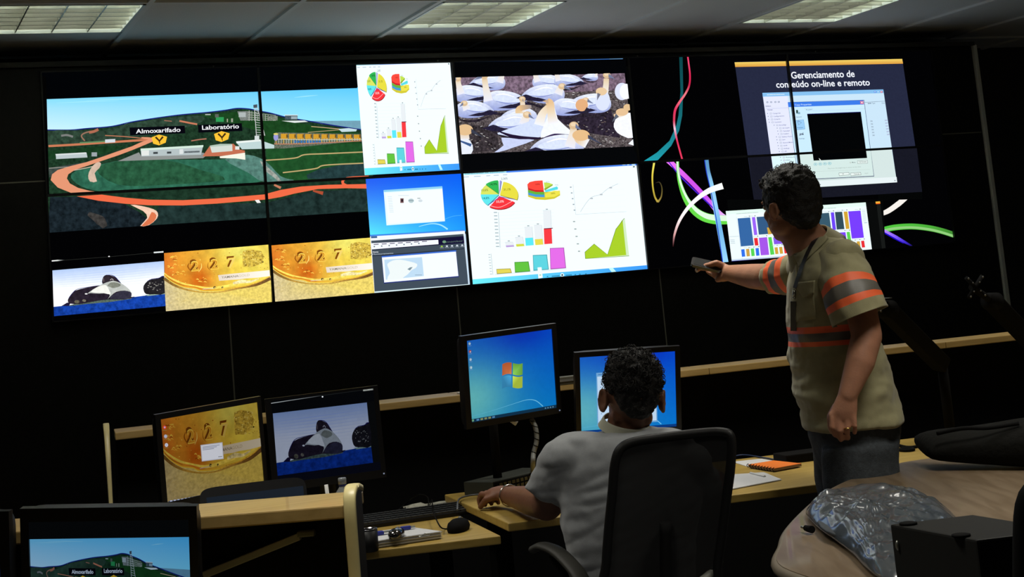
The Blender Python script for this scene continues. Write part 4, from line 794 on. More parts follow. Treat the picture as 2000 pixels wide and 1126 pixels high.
# far left post: front edge bulges forward as it drops
PFL = atz(207, 832, 1.06)
end_post('end_post', PFL+RA*.0, RA, RD, 'curved beech-edged end panel at the left tip of the far console', [(-.015, -.004), (.02, .006), (.07, .0), (.12, -.05), (.17, -.16), (.20, -.3), (.215, -.5), (.21, -.75), (.18, -1.04)], th=.022, back=-.015, taper=.3)
chrome = MB(); q = PFL+RD*.215-RA*.0+V((0, 0, -.40)); chrome.tube([q-RA*.02+V((0, 0, .05)), q-RA*.02+RD*.005, q-RA*.018+V((0, 0, -.08))], .006, 8)
tag(chrome.build('door_pull', M_METAL), 'thin metal pull catching light on the far console end panel', 'pull')
PN = NR+na*.012; PN.z = 1.055
end_post('end_post', PN, NA, ND, 'beech-edged end panel closing the near console beside its shelf', [(.135, -.004), (.17, .004), (.205, .0), (.222, -.03), (.222, -.14), (.222, -.4), (.23, -.7), (.23, -1.04)], th=.026, back=.15, taper=.8)

def worktop(name, z, corners, label, th=.026, front_leg=()):
    t = thing(name, tuple(V(corners[0])), label, 'desk')
    mb = MB(); n = len(corners); vs = [V((c[0], c[1], z-th)) for c in corners]+[V((c[0], c[1], z)) for c in corners]
    mb.add(vs, [tuple(range(n))[::-1], tuple(range(n, 2*n))]+[(k, (k+1) % n, (k+1) % n+n, k+n) for k in range(n)])
    mb.build('worktop', M_DESK, t, bevel=.005, seg=3)
    for x, y in front_leg:
        MB().box((x, y, (z-th)/2), (.03, .03, (z-th)/2-.001)).build('leg', M_BLACKM, t)
    return t
ZL, ZR = .69, .725
A1 = atz(978, 1045, ZL); B1 = atz(755, 1071, ZL); f1 = (B1-A1).normalized()
bk = -RD
LB = RL+RD*.24
c_fr, c_fl = A1, A1+f1*.98
worktop('console_desk', ZL, [c_fl, c_fr, c_fr+bk*.78, c_fl+bk*.78], 'lower beech desk with the keyboard, mouse and stacked paper on it', front_leg=[(c_fr+bk*.5-RA*.08).xy, (c_fl+bk*.5+RA*.08).xy])
C1 = atz(992, 1021, ZR); C2 = atz(1610, 943, ZR); f2 = (C2-C1).normalized(); C3 = C1+f2*2.9
worktop('console_desk', ZR, [C1, C3, C3+bk*.84, C1+bk*.84], 'long raised beech desk the seated man leans on, running to the right', front_leg=[(C1+bk*.5+f2*.1).xy, (C1+bk*.5+f2*1.3).xy, (C3+bk*.5-f2*.1).xy])

# ================================================================== MONITORS
def monitor(label, par, pic, frame=(.016, .016, .016, .024), group='black monitors on the consoles', stand='desk', zdesk=.7, logo=True, light_top=False):
    x, y, z, yaw, tilt, roll, w, h = par
    c = V((x, y, z)); a = V((math.cos(yaw), math.sin(yaw), 0)); n = V((math.sin(yaw), -math.cos(yaw), 0)); u = V((0, 0, 1))*math.cos(tilt)-n*math.sin(tilt)
    a2 = a*math.cos(roll)+u*math.sin(roll); u2 = -a*math.sin(roll)+u*math.cos(roll); n2 = a2.cross(u2)
    lf, rf, tf, bf = frame; t = thing('monitor', (x, y, zdesk), label, 'monitor', group)
    ax = (a2, n2, u2); o = c-a2*w/2+u2*h/2      # top left of the lit area
    hb = MB(); cc = c+a2*(rf-lf)/2+u2*(tf-bf)/2-n2*.03
    hb.loft([(cc+n2*.016, a2*(w/2+(lf+rf)/2-.001), u2*(h/2+(tf+bf)/2-.001)), (cc-n2*.004, a2*(w/2+(lf+rf)/2-.002), u2*(h/2+(tf+bf)/2-.002)), (cc-n2*.024, a2*(w*.38), u2*(h*.38)), (cc-n2*.036, a2*(w*.3), u2*(h*.3))], 32, power=14, sm=False)
    hb.build('housing', M_BLACK, t)
    bz = MB(); f0 = c-n2*.006
    for ctr, hx, hz in ((-a2*(w/2+lf/2)+u2*(tf-bf)/2, lf/2, h/2+(tf+bf)/2), (a2*(w/2+rf/2)+u2*(tf-bf)/2, rf/2, h/2+(tf+bf)/2), (u2*(h/2+tf/2), w/2, tf/2), (-u2*(h/2+bf/2), w/2, bf/2)):
        bz.box(f0+ctr, (hx, .009, hz), 0, (a2, n2, u2))
    bz.build('bezel', mat('monitor_bezel', (.007, .007, .008), .32, spec=.35), t)
    d = Display(o-n2*.002, a2, u2, w, h); Pen([d], None, hl=lambda p, q: (p, q)) if False else None
    pp = Pen([d], lambda X, Y: (X, Y), hl=lambda X, Y: (X, Y)); pp.quad([(0, 0), (w, 0), (w, h), (0, h)], (6, 7, 8))
    pic(d); d.build(t)
    if stand == 'desk':
        b = V((x, y, 0))-n*.07; zt = zdesk
        MB().lathe((b.x, b.y, zt+.001), [(.0, 0), (.1, 0), (.105, .006), (.09, .014), (.03, .02), (0, .021)], 28).build('foot', M_BLACK, t)
        MB().loft([(V((b.x, b.y, zt+.015)), a*.03, n*.018), (V((b.x, b.y, z-h*.25)), a*.026, n*.014), (V((b.x, b.y, z+.02)), a*.03, n*.018)], 16).tube([V((b.x, b.y, z)), c-n2*.045], .022, 12).build('stand', M_BLACK, t)
    MB().box(c+a2*(w/2+rf*.5)-u2*(h/2+bf*.5)+n2*.0035, (.0022, .0012, .0022), 0, ax).build('power_light', mat('led_white', (.5, .55, .6), .4, emis=(.3, .4, .7), estr=.35), t)
    return t, c, a2, n2, u2
# monitor 1: the coin wallpaper, picture fills it
def pic_coin(d):
    h = solve_h([c6(*q) for q in ((0, 115), (968, 36), (1000, 565), (18, 657))], [(0, 0), (d.w, 0), (d.w, d.h), (0, d.h)])
    random.seed(9); coin(Pen([d], c6, hl=h, gain=(.27, .245, .2)))
    h2_ = solve_h([(313, 817), (502, 787), (516, 937), (326, 982)], [(0, 0), (d.w, 0), (d.w, d.h), (0, d.h)])
    p = Pen([d], crop(180, 740, 2.9167), hl=h2_)
    p.quad([(620, 372), (746, 356), (753, 450), (628, 466)], (150, 150, 160)); p.quad([(624, 376), (742, 361), (749, 446), (632, 461)], (176, 178, 186))
    for k in range(3): p.rect(632, 382+k*8, 730-k*16, 386+k*8, (120, 124, 140), sl=-.13)
    p.rect(722, 436, 744, 441, (120, 124, 130), sl=-.1)
    for a, b, c in ((410, 270, (190, 50, 40)), (415, 322, (150, 150, 160)), (420, 372, (180, 180, 190))): p.ell(a, b, 10, 11, c); p.rect(a-12, b+14, a+12, b+18, (120, 96, 50)); p.ell(a, b, 5, 5, (150, 160, 190))
    p.quad([(430, 700), (640, 655), (642, 668), (432, 712)], (50, 60, 80)); [p.rect(440+k*22, 694-k*4, 454+k*22, 706-k*4, (150, 160, 190)) for k in range(8)]
monitor('left far-console monitor with the gold coin wallpaper and a small note window', (.2408, -2.1309, .9851, .2126, -.0458, .045, .3428, .2627), pic_coin, zdesk=ZL, frame=(.018, .014, .018, .03))
def pic_seals(d):
    h = solve_h([crop(90, 480, 8.0417)(*q) for q in ((98, 385), (1990, 226), (1995, 922), (125, 1102))], [(.003, d.h*.155), (d.w, d.h*.165), (d.w-.002, d.h*.9), (.001, d.h*.905)])
    random.seed(5); p = Pen([d], crop(90, 480, 8.0417), hl=h, gain=(.2, .225, .29)); seals(p, False)
    q = Pen([d], lambda x, y: (x*d.w, y*d.h), hl=lambda x, y: (x, y)); q.quad([(-.1, -.1), (1.1, -.1), (1.1, .16), (-.1, .15)], (4, 5, 7)); q.quad([(-.1, .905), (1.1, .9), (1.1, 1.1), (-.1, 1.1)], (5, 6, 14))
    q.stroke([(0, .03), (.5, .012), (1, .006)], .008, [(150, 156, 160), (24, 26, 26), (20, 22, 22)], 1); q.ell(.5, .028, .008, .009, (210, 214, 220)); q.rect(.9, .004, 1.0, .022, (130, 134, 130), (.5, 400))
monitor('far-console monitor showing two seals on snow, right of the coin wallpaper', (.6236, -2.1358, .99, -.19, .0188, .02, .3467, .273), pic_seals, zdesk=ZL, frame=(.02, .016, .008, .026))
def flag(p, f):
    W = lambda a, b: f(.5+a*.135, .5+b*.175)
    red, grn, blu, yel = (206, 92, 50), (120, 164, 60), (60, 130, 170), (190, 190, 60)
    def pane(x0, x1, y0, y1, c):
        N = 7; wv = lambda x: .12*math.sin((x+1)*PI*.9)-.06
        top = [W(lerp(x0, x1, k/N)-.1*(y0)*.9, y0-wv(lerp(x0, x1, k/N))) for k in range(N+1)]; bot = [W(lerp(x0, x1, k/N)-.1*(y1)*.9, y1-wv(lerp(x0, x1, k/N))) for k in range(N+1)]
        cm_ = W((x0+x1)/2, (y0+y1)/2); p.shape(top+bot[::-1], lambda x, y: tuple(lerp(min(255, v*1.25+20), v, min(1, (abs(x-.5)+abs(y-.5))*7)) for v in c))
    g = W(0, 0); 
    pane(-.86, -.05, -.86, -.05, red); pane(.05, .9, -.86, -.05, grn); pane(-.86, -.05, .05, .86, blu); pane(.05, .9, .05, .86, yel)
def pic_desktop(d):
    p = Pen([d], lambda x, y: (x*d.w, y*d.h), hl=lambda x, y: (x, y), gain=(.62, .8, .85))
    f = win7(p, [(0, 0), (1, 0), (1, 1), (0, 1)]); flag(p, f)
    for k, c in enumerate(((150, 160, 180), (200, 60, 50), (170, 170, 190), (180, 190, 200))): y = .04+k*.098; p.ell(.035, y, .014, .018, c); p.ell(.038, y+.004, .006, .008, (220, 226, 230)); p.rect(.018, y+.026, .055, y+.031, (120, 150, 190))
    p.quad([(0, .962), (1, .962), (1, 1), (0, 1)], (20, 50, 74)); p.ell(.02, .98, .012, .014, (120, 160, 120))
    for k in range(5): p.rect(.06+k*.045, .97, .09+k*.045, .992, random.choice([(120, 150, 170), (150, 140, 90), (90, 130, 170)]))
    for k in range(4): p.rect(.86+k*.03, .974, .875+k*.03, .99, (110, 140, 160))
FLAGMON = monitor('upright far-console monitor with a four-colour flag logo on blue wallpaper', (1.2443, -2.3214, 1.1304, .1525, -.0894, .0258, .3474, .2743), pic_desktop, stand='arm', zdesk=ZR, frame=(.022, .018, .018, .02))[0]
def pic_desktop2(d):
    p = Pen([d], lambda x, y: (x*d.w, y*d.h), hl=lambda x, y: (x, y), gain=(.62, .82, 1.0)); win7(p, [(0, 0), (1, 0), (1, 1), (0, 1)])
    p.quad([(.17, .22), (.8, .22), (.8, .92), (.17, .92)], (130, 170, 200)); p.quad([(.18, .27), (.79, .27), (.79, .9), (.18, .9)], (222, 222, 226)); p.rect(.19, .24, .3, .25, (90, 120, 160))
    for k in range(8): p.ell(.215, .34+k*.07, .006, .007, (150, 160, 180))
    p.quad([(0, .965), (1, .965), (1, 1), (0, 1)], (16, 60, 120))
monitor('blue-wallpaper monitor directly in front of the seated man\'s head', (1.6545, -2.378, 1.0287, -.2204, -.1684, -.0333, .346, .2671), pic_desktop2, zdesk=ZR, frame=(.018, .018, .018, .026))
# arm that carries the upright monitor: clamp post standing on the desk
t = FLAGMON
MB().lathe((1.235, -2.13, ZR+.001), [(0, 0), (.06, 0), (.062, .01), (.02, .02), (0, .02)], 24).build('base', M_BLACK, t)
MB().tube([(1.235, -2.13, ZR+.01), (1.235, -2.13, 1.14)], .016, 14).build('post', M_BLACKM, t)
MB().tube([(1.235, -2.13, 1.12), (1.243, -2.24, 1.128)], .018, 12).build('link', M_BLACK, t)
def pic_land(d):
    ref = [crop(60, 100, 3.0303)(*q) for q in ((88, 288), (1990, 214), (2006, 940), (118, 1074))]
    h = solve_h(ref, [(.0, d.h*.15), (d.w, d.h*.15), (d.w, d.h*1.12), (0, d.h*1.12)])
    landscape(Pen([d], crop(60, 100, 3.0303), hl=h, gain=(.28, .34, .42))); q = Pen([d], lambda x, y: (x*d.w, y*d.h), hl=lambda x, y: (x, y)); q.quad([(-.1, -.1), (1.1, -.1), (1.1, .14), (-.1, .14)], (4, 5, 6)); q.quad([(-.1, .995), (1.1, .995), (1.1, 1.1), (-.1, 1.1)], (5, 6, 7))
monitor('near monitor at the lower left replaying the aerial landscape', (-.3935, -4.1265, .9345, -.47, -.126, -.067, .312, .236), pic_land, zdesk=.6, frame=(.0165, .0165, .026, .02))
def pic_sliver(d):
    q = Pen([d], lambda x, y: (x*d.w, y*d.h), hl=lambda x, y: (x, y), gain=(.5, .7, 1)); win7(q, [(0, 0), (1, 0), (1, 1), (0, 1)])
cm = P(15, 992, 2.93)-na*.178-V((0, 0, .145))
monitor('black monitor cut off by the left edge of the photo', (cm.x, cm.y, cm.z, -.5007, -.06, -.05, .316, .245), pic_sliver, zdesk=.6, frame=(.02, .02, .028, .026))
# near desk below the frame that carries those two
e0 = NR+ND*.235; e1 = NL-na*.9+ND*.235
worktop('console_desk', .6, [e1+ND*.62, e0+ND*.62, e0, e1], 'near console desk at the lower left under the landscape monitor')

# slanted monitor arms
def strut_arm(p0, p1, w, label, plate=None, th=.03, col=None):
    p0, p1 = V(p0), V(p1); t = thing('swivel_mount', tuple(p1), label, 'monitor mount'); d = (p1-p0).normalized(); s_ = d.cross(V((0, 1, 0))).normalized(); q = d.cross(s_)
    MB().hexa([p0-s_*w-q*th, p0+s_*w-q*th, p0+s_*w+q*th, p0-s_*w+q*th, p1-s_*w-q*th, p1+s_*w-q*th, p1+s_*w+q*th, p1-s_*w+q*th]).build('beam', col or M_BLACKM, t, bevel=.006)
    MB().lathe(p0-V((0, .03, 0)), [(0, 0), (w*1.1, 0), (w*1.1, .06), (0, .06)], 18, axis=(0, 1, 0)).build('elbow', col or M_BLACKM, t)
    if plate is not None:
        c = V(plate); MB().tube([p0, c+V((0, .02, 0))], .014, 10).build('link', M_BLACKM, t)
        pl = MB()
        for sx, sz in ((1, 1), (1, -1)): 
            dd = V((sx*.038, 0, sz*.038)); pl.tube([c-dd, c+dd], .008, 8)
        pc_ = pl.build('mounting_cross', M_BLACKM, t)
        for sx in (-1, 1):
            for sz in (-1, 1): MB().ell(c+V((sx*.034, -.009, sz*.034)), (V((.004, 0, 0)), V((0, .003, 0)), V((0, 0, .004))), 8, 6).build('screw', M_GREY, pc_); MB().ell(c+V((sx*.016, -.009, sz*.016)), (V((.003, 0, 0)), V((0, .003, 0)), V((0, 0, .003))), 8, 6).build('screw', M_GREY, pc_)
    MB().tube([p1, V((p1.x, p1.y, ZR+.001))], .02, 10).build('post', M_BLACKM, t)
    return t
strut_arm(P(1732, 604, 5.55), P(1840, 712, 5.75), .03, 'empty black monitor arm slanting down across the shelf beside the standing man', P(1700, 590, 5.45))
strut_arm(P(1938, 588, 5.9), P(2046, 700, 6.1), .03, 'empty black monitor arm with a screw cross at the far right', P(1905, 560, 5.75))
hl1 = MB().box(P(1722, 583, 5.5), (.03, .02, .0015)); tag(hl1.build('arm_highlight', M_GREY), 'grey strip standing in for the highlight on top of the slanted monitor arm beside the man', 'clip')  # thin grey slab put in as the highlight along the arm's top edge
g1, g2 = onplane(398, 1122, NR+ND*.118, ND), onplane(586, 1046, NR+ND*.118, ND)
t = thing('support_strut', tuple(g1), 'grey strut fixed slantwise on the black panel of the near console', 'arm')
dd = (g2-g1).normalized(); ss = dd.cross(ND).normalized()
MB().box((g1+g2)/2, ((g2-g1).length/2, .008, .0072), 0, (dd, ND, ss)).build('bar', mat('strut_grey', (.3, .31, .27), .5), t, bevel=.002)
MB().box(g2+dd*.014-up*.0, (.018, .009, .006), 0, (NA, ND, up)).build('bracket', mat('strut_dark', (.12, .13, .11), .5), t, bevel=.003)

# ================================================================== THINGS ON THE DESKS
def lap():
    z = ZL; a = RA; n = RD; tm = P(493, 941, 4.62); c = V((tm.x, tm.y, z))+n*.165; t = thing('laptop', tuple(c), 'black laptop with a dim screen half hidden behind the near shelf', 'laptop')
    MB().box(c+n*.02+V((0, 0, .014)), (.165, .115, .012), 0, (a, n, V((0, 0, 1)))).build('keyboard_base', M_BLACK, t, bevel=.004)
    hinge = c-n*.09+V((0, 0, .026)); u = (tm-hinge); u = (u-a*u.dot(a)); hl_h = u.length/2; u.normalize(); q = a.cross(u)
    pc = hinge+u*hl_h
    MB().loft([(pc-q*.008, a*.158, u*hl_h), (pc+q*.0, a*.16, u*hl_h)], 40, power=9, sm=False).build('lid', M_BLACK, t)
    d = Display(pc-a*.14+u*(hl_h-.03)+q*.002, a, u, .29, .18); p = Pen([d], lambda x, y: (x*.29, y*.18), hl=lambda x, y: (x, y))
    p.grid([(0, 0), (1, 0), (1, 1), (0, 1)], lambda u_, v_: (24, 30, 38), 1, 1); p.quad([(.07, .2), (1, .2), (1, .26), (.07, .26)], (34, 40, 50)); p.quad([(.12, .34), (.95, .34), (.95, 1), (.12, 1)], (40, 48, 60)); p.rect(.2, .3, .3, .33, (56, 62, 72)); d.build(t)
lap()
# water bottle and pen beside it
b = atz(668, 932, ZL+.192); b.z = ZL; t = thing('water_bottle', tuple(b), 'clear plastic bottle with a blue neck ring behind the near shelf', 'bottle')
M_PET = mat('clear_plastic', (.55, .6, .62), .06, spec=.8, alpha=.35)
k8 = .8; LB_ = lambda z0, prof: MB().lathe(b+V((0, 0, z0*k8)), [(r*.85, h*k8) for r, h in prof], 28)
LB_(.001, [(0, 0), (.03, 0), (.034, .01), (.034, .11), (.031, .125), (.034, .135), (.034, .16), (.026, .185), (.015, .2), (.0125, .206), (0, .207)]).build('body', M_PET, t)
LB_(.2085, [(0, 0), (.0145, 0), (.0145, .006), (0, .006)]).build('neck_ring', mat('blue_plastic', (.02, .04, .3), .4), t)
LB_(.215, [(0, 0), (.0155, 0), (.0155, .022), (.013, .025), (0, .025)]).build('cap', mat('clear_cap', (.25, .27, .28), .2, spec=.8), t)
q = atz(637, 946, ZL+.19); q.z = ZL+.002; q.x += .012; tag(MB().tube([q, q+V((-.012, .0, .188))], .006, 8).build('marker_pen', M_WHITE), 'white marker standing left of the clear bottle', 'pen')
# keyboards
def keyboard(c, a, n, w, dpt, label, name='keyboard'):
    c = V(c); t = thing(name, tuple(c), label, 'keyboard'); up = V((0, 0, 1))
    MB().hexa([c+a*x+n*y+up*z for x, y, z in ((-w, -dpt, .001), (w, -dpt, .001), (w, dpt, .001), (-w, dpt, .001), (-w, -dpt, .026), (w, -dpt, .026), (w, dpt, .014), (-w, dpt, .014))]).build('case', M_BLACK, t, bevel=.003)
    k_ = MB()
    for i in range(20):
        for j in range(5):
            cc = c+a*(-w+.014+i*(2*w-.028)/19)+n*(-dpt+.014+j*(2*dpt-.028)/4)+up*(.0275-.0105*j/4)
            k_.box(cc, ((2*w-.03)/42, (2*dpt-.03)/11, .003), 0, (a, n, up))
    k_.build('keys', mat('key_black', (.03, .032, .035), .5), t)
    return t
ka = (atz(930, 985, ZL)-atz(740, 1012, ZL)).normalized(); kc = (atz(905, 1000, ZL)+atz(720, 1030, ZL))/2+bk*.02-ka*.03
keyboard(kc, ka, V((ka.y, -ka.x, 0)), .215, .068, 'black keyboard lying across the lower desk behind the mouse')
def mouse(c, a, n, label, m, cat='mouse', s=1.):
    c = V(c); t = thing('computer_mouse', tuple(c), label, cat); up = V((0, 0, 1))
    MB().loft([(c+up*.001, a*.028*s, n*.05*s), (c+up*.012*s, a*.031*s, n*.055*s), (c+up*.026*s, a*.027*s, n*.046*s), (c+up*.034*s, a*.017*s, n*.028*s), (c+up*.037*s, a*.004, n*.006)], 28, power=2.3).build('shell', m, t)
    MB().lathe(c-n*.022*s-a*.004+up*.03*s, [(0, 0), (.009*s, 0), (.009*s, .007), (0, .007)], 16, axis=tuple(a)).build('wheel', M_GREY, t); return t
up = V((0, 0, 1)); mn = (RD*.8-RA*.5).normalized()
mouse(atz(896, 1036, ZL), V((-mn.y, mn.x, 0)), mn, 'matt black mouse on the lower desk near its right corner', M_BLACKM, s=1.05)
# paper stack with the shiny mouse, usb stick and paper clip
pa, pn = ka, V((ka.y, -ka.x, 0)); s0 = atz(862, 1052, ZL)
t = thing('paper_stack', tuple(s0), 'thick stack of white sheets at the front of the lower desk', 'papers')
st = MB(); 
for k in range(16):
    o = s0+pa*random.uniform(-.004, .004)+pn*random.uniform(-.003, .003)+up*(.0012+k*.0014); st.obox(o, o-pa*.30, (-pn*.95-pa*.25)*.19, up*.0011)
st.build('sheets', M_PAPER, t)
z3 = ZL+.0242
mouse(atz(774, 1040, z3+.012)*1.0, V((-mn.y, mn.x, 0)), mn, 'glossy black mouse resting on the paper stack', mat('gloss_black', (.008, .008, .01), .08, spec=.9, coat=1), s=.72).location.z = z3
for o in list(COL.objects):
    pass
u0 = atz(792, 1030, z3+.006); t = thing('usb_stick', tuple(u0), 'blue usb stick with a metal plug beside the glossy mouse', 'usb stick')
MB().box(u0, (.016, .008, .005), 0, (pa, pn, up)).build('body', mat('usb_blue', (.02, .03, .3), .4), t, bevel=.002); MB().box(u0+pa*.023, (.007, .006, .0025), 0, (pa, pn, up)).build('plug', M_METAL, t)
u0 = atz(741, 1040, z3+.006); t = thing('usb_stick', tuple(u0), 'blue and white stick next to the near console end panel', 'usb stick')
MB().box(u0, (.012, .012, .005), 0, (pa, pn, up)).build('body', mat('usb_blue', (.02, .03, .3), .4), t, bevel=.002); MB().box(u0+pa*.025+up*.001, (.013, .009, .0015), 0, (pa, pn, up)).build('plug', M_METAL, t)
q = atz(823, 1046, z3+.0025); cl = MB(); cl.tube(cat_rom([q, q+pa*.02, q+pa*.024+pn*.006, q+pa*.018+pn*.011, q-pa*.006+pn*.01, q-pa*.008+pn*.002, q+pa*.012+pn*.001+up*.004], 4), .0013, 6); cl.tube([q+pa*.01+up*.006, q+pa*.04+up*.001], .0014, 6)
tag(cl.build('binder_clip', M_METAL), 'silver wire clip on the right part of the paper stack', 'clip')
b = atz(743, 1085, ZL); b = s0-pa*.235+pn*.035; t = thing('mug', (b.x, b.y, ZL), 'dark cylindrical mug at the left end of the paper stack', 'mug')
MB().lathe((b.x, b.y, ZL+.001), [(0, 0), (.026, 0), (.028, .004), (.028, .062), (.0255, .062), (.0255, .01), (0, .008)], 28).build('cup', M_BLACK, t); MB().lathe((b.x, b.y, ZL+.064), [(.0235, 0), (.0285, 0), (.0285, .003), (.0235, .003), (.0235, 0)], 28).build('rim', mat('steel', (.3, .3, .32), .2, metal=1), t)
# loose items by the keyboard: clear sleeve and black cable
q = atz(850, 985, ZL+.001); sl = MB(); N = 8; g = [[q+pa*(-.11+.22*i/N)+(-pn)*(-.045+.09*j/N)+up*(.002+.006*noise.noise(V((i*.7, j*.9, 3)))**2*6) for j in range(N+1)] for i in range(N+1)]
sl.add([v for r in g for v in r]+[v-up*.0015 for r in g for v in r], [(i*(N+1)+j, (i+1)*(N+1)+j, (i+1)*(N+1)+j+1, i*(N+1)+j+1) for i in range(N) for j in range(N)]+[((N+1)**2+i*(N+1)+j, (N+1)**2+i*(N+1)+j+1, (N+1)**2+(i+1)*(N+1)+j+1, (N+1)**2+(i+1)*(N+1)+j) for i in range(N) for j in range(N)], sm=True)
tag(sl.build('document_sleeve', mat('clear_sleeve', (.5, .5, .42), .15, spec=.8)), 'crinkled clear sleeve lying behind the keyboard', 'sleeve')
cb = lambda pts, r, m, nm, lb, n=6: tag(MB().tube(cat_rom(pts, n), r, 8).build(nm, m), lb, 'cable')
zc_ = ZL+.03
cb([atz(760, 1010, ZL+.004), atz(790, 985, ZL+.004), atz(815, 966, ZL+.06), atz(836, 972, ZL+.05), atz(835, 1000, ZL+.012), atz(843, 975, ZL+.03), atz(846, 998, ZL+.03), atz(858, 1025, ZL+.03), atz(868, 1032, ZL+.004), atz(882, 1030, ZL+.004)], .0022, M_BLACKM, 'mouse_cable', 'thin black cable looping over the keyboard to the matt mouse')
cb([atz(893, 995, ZL+.03), atz(896, 975, ZR+.008), atz(912, 968, ZR+.01), atz(935, 965, ZR+.012), atz(953, 967, ZR+.02)], .003, mat('grey_cable', (.12, .13, .15), .5), 'network_cable', 'grey cable curving from the lower desk to the seated man\'s hand')
cb([P(1038, 818, 5.3), P(1046, 835, 5.28), P(1048, 860, 5.26), P(1042, 885, 5.24), P(1041, 905, 5.22), atz(1040, 925, ZR+.03)], .0085, mat('spiral_wrap', (.17, .17, .15), .6), 'cable_spiral', 'thick grey spiral-wrapped cable hanging under the flag-logo monitor')
sp = MB(); pth = cat_rom([P(1038, 818, 5.3), P(1046, 835, 5.28), P(1048, 860, 5.26), P(1042, 885, 5.24), P(1041, 905, 5.22)], 20); hx = []
for k, c_ in enumerate(pth): hx.append(c_+V((math.cos(k*.62), math.sin(k*.62), 0))*.0088)
tag(sp.tube(hx, .0015, 6).build('spiral_band', M_BLACKM), 'black band wound round the grey spiral cable', 'cable wrap')
q = P(995, 823, 5.24); tag(MB().add([q, q+RT*.03, q+RT*.024-UP*.01, q+RT*.02-UP*.014, q+FW*.004, q+RT*.03+FW*.004, q+RT*.024-UP*.01+FW*.004, q+RT*.02-UP*.014+FW*.004], [(0, 1, 2, 3), (7, 6, 5, 4), (0, 4, 5, 1), (1, 5, 6, 2), (2, 6, 7, 3), (3, 7, 4, 0)]).build('paper_tag', M_PAPER), 'small white paper tag tucked under the flag-logo monitor', 'tag')
# network switch: grey box with two rows of ports
zs = ZR+.001; s0 = atz(962, 941, ZR+.046); s1 = atz(1042, 921, ZR+.046); sa = (s1-s0); sa.z = 0; sa.normalize(); sn = V((sa.y, -sa.x, 0)); s0.z = zs
t = thing('network_switch', tuple(s0), 'low grey metal box with rows of ports on the raised desk behind the hand', 'network switch')
MB().obox(s0, s0+sa*.34, -sn*.13, up*.045).build('case', mat('switch_grey', (.032, .036, .03), .5), t, bevel=.002)
MB().obox(s0+sn*.001+sa*.004+up*.004, s0+sn*.001+sa*.336+up*.004, sn*.003, up*.037).build('front_plate', M_BLACKM, t)
for k in range(12):
    for r in range(2): MB().obox(s0+sn*.0045+sa*(.03+k*.024)+up*(.008+r*.017), s0+sn*.0045+sa*(.046+k*.024)+up*(.008+r*.017), sn*.002, up*.011).build('port', mat('port_brass', (.06, .05, .02), .4), t)
# small grey box on the shelf between the two blue monitors
q = atz(1100, 750, 1.05); t = thing('junction_box', (q.x, q.y, 1.05), 'dull grey box on the far shelf between the two blue-wallpaper monitors', 'box')
MB().box(q-RD*-.04+V((0, 0, .016)), (.07, .03, .015), 0, (RA, RD, up)).build('case', mat('dull_grey', (.09, .085, .06), .6), t, bevel=.003); MB().box(q-RD*-.0715+V((0, 0, .018)), (.05, .0012, .004), 0, (RA, RD, up)).build('label_strip', M_GREY, t)
q = atz(892, 768, 1.05); tag(MB().obox(q+up*.001, q+RA*.03+up*.001, RD*.05, up*.003).build('note_card', M_PAPER), 'tiny white card on the far shelf left of the flag-logo monitor', 'card')
# right part of the desk: papers, notebook, pen, cable, glasses
def sheet(pts, z, n, label, nm='paper_sheet', m=None, th=.0006):
    w = [atz(x, y, z) for x, y in pts]; mb = MB()
    for k in range(n):
        o = up*(.0006+k*th*1.3)+V((random.uniform(-.003, .003), random.uniform(-.003, .003), 0))*(k > 0); v = [p+o for p in w]
        mb.hexa([v[3], v[2], v[1], v[0], v[3]+up*th, v[2]+up*th, v[1]+up*th, v[0]+up*th])
    return tag(mb.build(nm, m or M_PAPER), label, 'paper')
sheet([(1405, 930), (1492, 924), (1526, 938), (1400, 962)], ZR, 5, 'loose white pages at the front of the raised desk, right of the chair')
sheet([(1430, 902), (1486, 896), (1545, 906), (1475, 916), (1428, 912)][:4], ZR, 2, 'white page lying partly under the orange notebook')
nb = [atz(x, y, ZR) for x, y in ((1462, 914), (1512, 906), (1566, 912), (1512, 922))]; t = thing('notebook', tuple(nb[0]), 'orange-covered notebook on the raised desk beside the standing man', 'notebook')
v = [p+up*.004 for p in nb]; MB().hexa([v[3], v[2], v[1], v[0]]+[p+up*.008 for p in (v[3], v[2], v[1], v[0])]).build('pages', mat('notebook_pages', (.25, .16, .1), .7), t)
v = [p+up*.0122 for p in nb]; MB().hexa([v[3], v[2], v[1], v[0]]+[p+up*.0015 for p in (v[3], v[2], v[1], v[0])]).build('cover', mat('orange_cover', (.85, .2, .02), .5), t, bevel=.0005)
sp = MB(); [sp.tube(cat_rom([lerp(nb[0], nb[3], k/9)+up*.003-(nb[1]-nb[0]).normalized()*.001, lerp(nb[0], nb[3], k/9)+up*.012-(nb[1]-nb[0]).normalized()*.006, lerp(nb[0], nb[3], k/9)+up*.016+(nb[1]-nb[0]).normalized()*.002], 3), .0012, 6) for k in range(10)]
sp.build('wire_spine', M_BLACKM, t)
tag(MB().tube([atz(1466, 923, ZR+.006), atz(1494, 930, ZR+.006)], .004, 10).build('white_pen', M_WHITE), 'white pen in front of the orange notebook', 'pen')
cb([atz(1420, 895, ZR+.004), atz(1450, 888, ZR+.004), atz(1490, 893, ZR+.004), atz(1530, 900, ZR+.004)], .003, mat('blue_cable', (.03, .05, .12), .5), 'blue_cable', 'dark blue cable behind the white page on the raised desk')
q = atz(1560, 895, ZR); tag(MB().obox(q+up*.001-RA*.1, q+RA*.12+up*.001, RD*.11, up*.03).build('desk_phone_box', M_BLACKM, bevel=.004), 'flat black box on the raised desk behind the orange notebook', 'box')
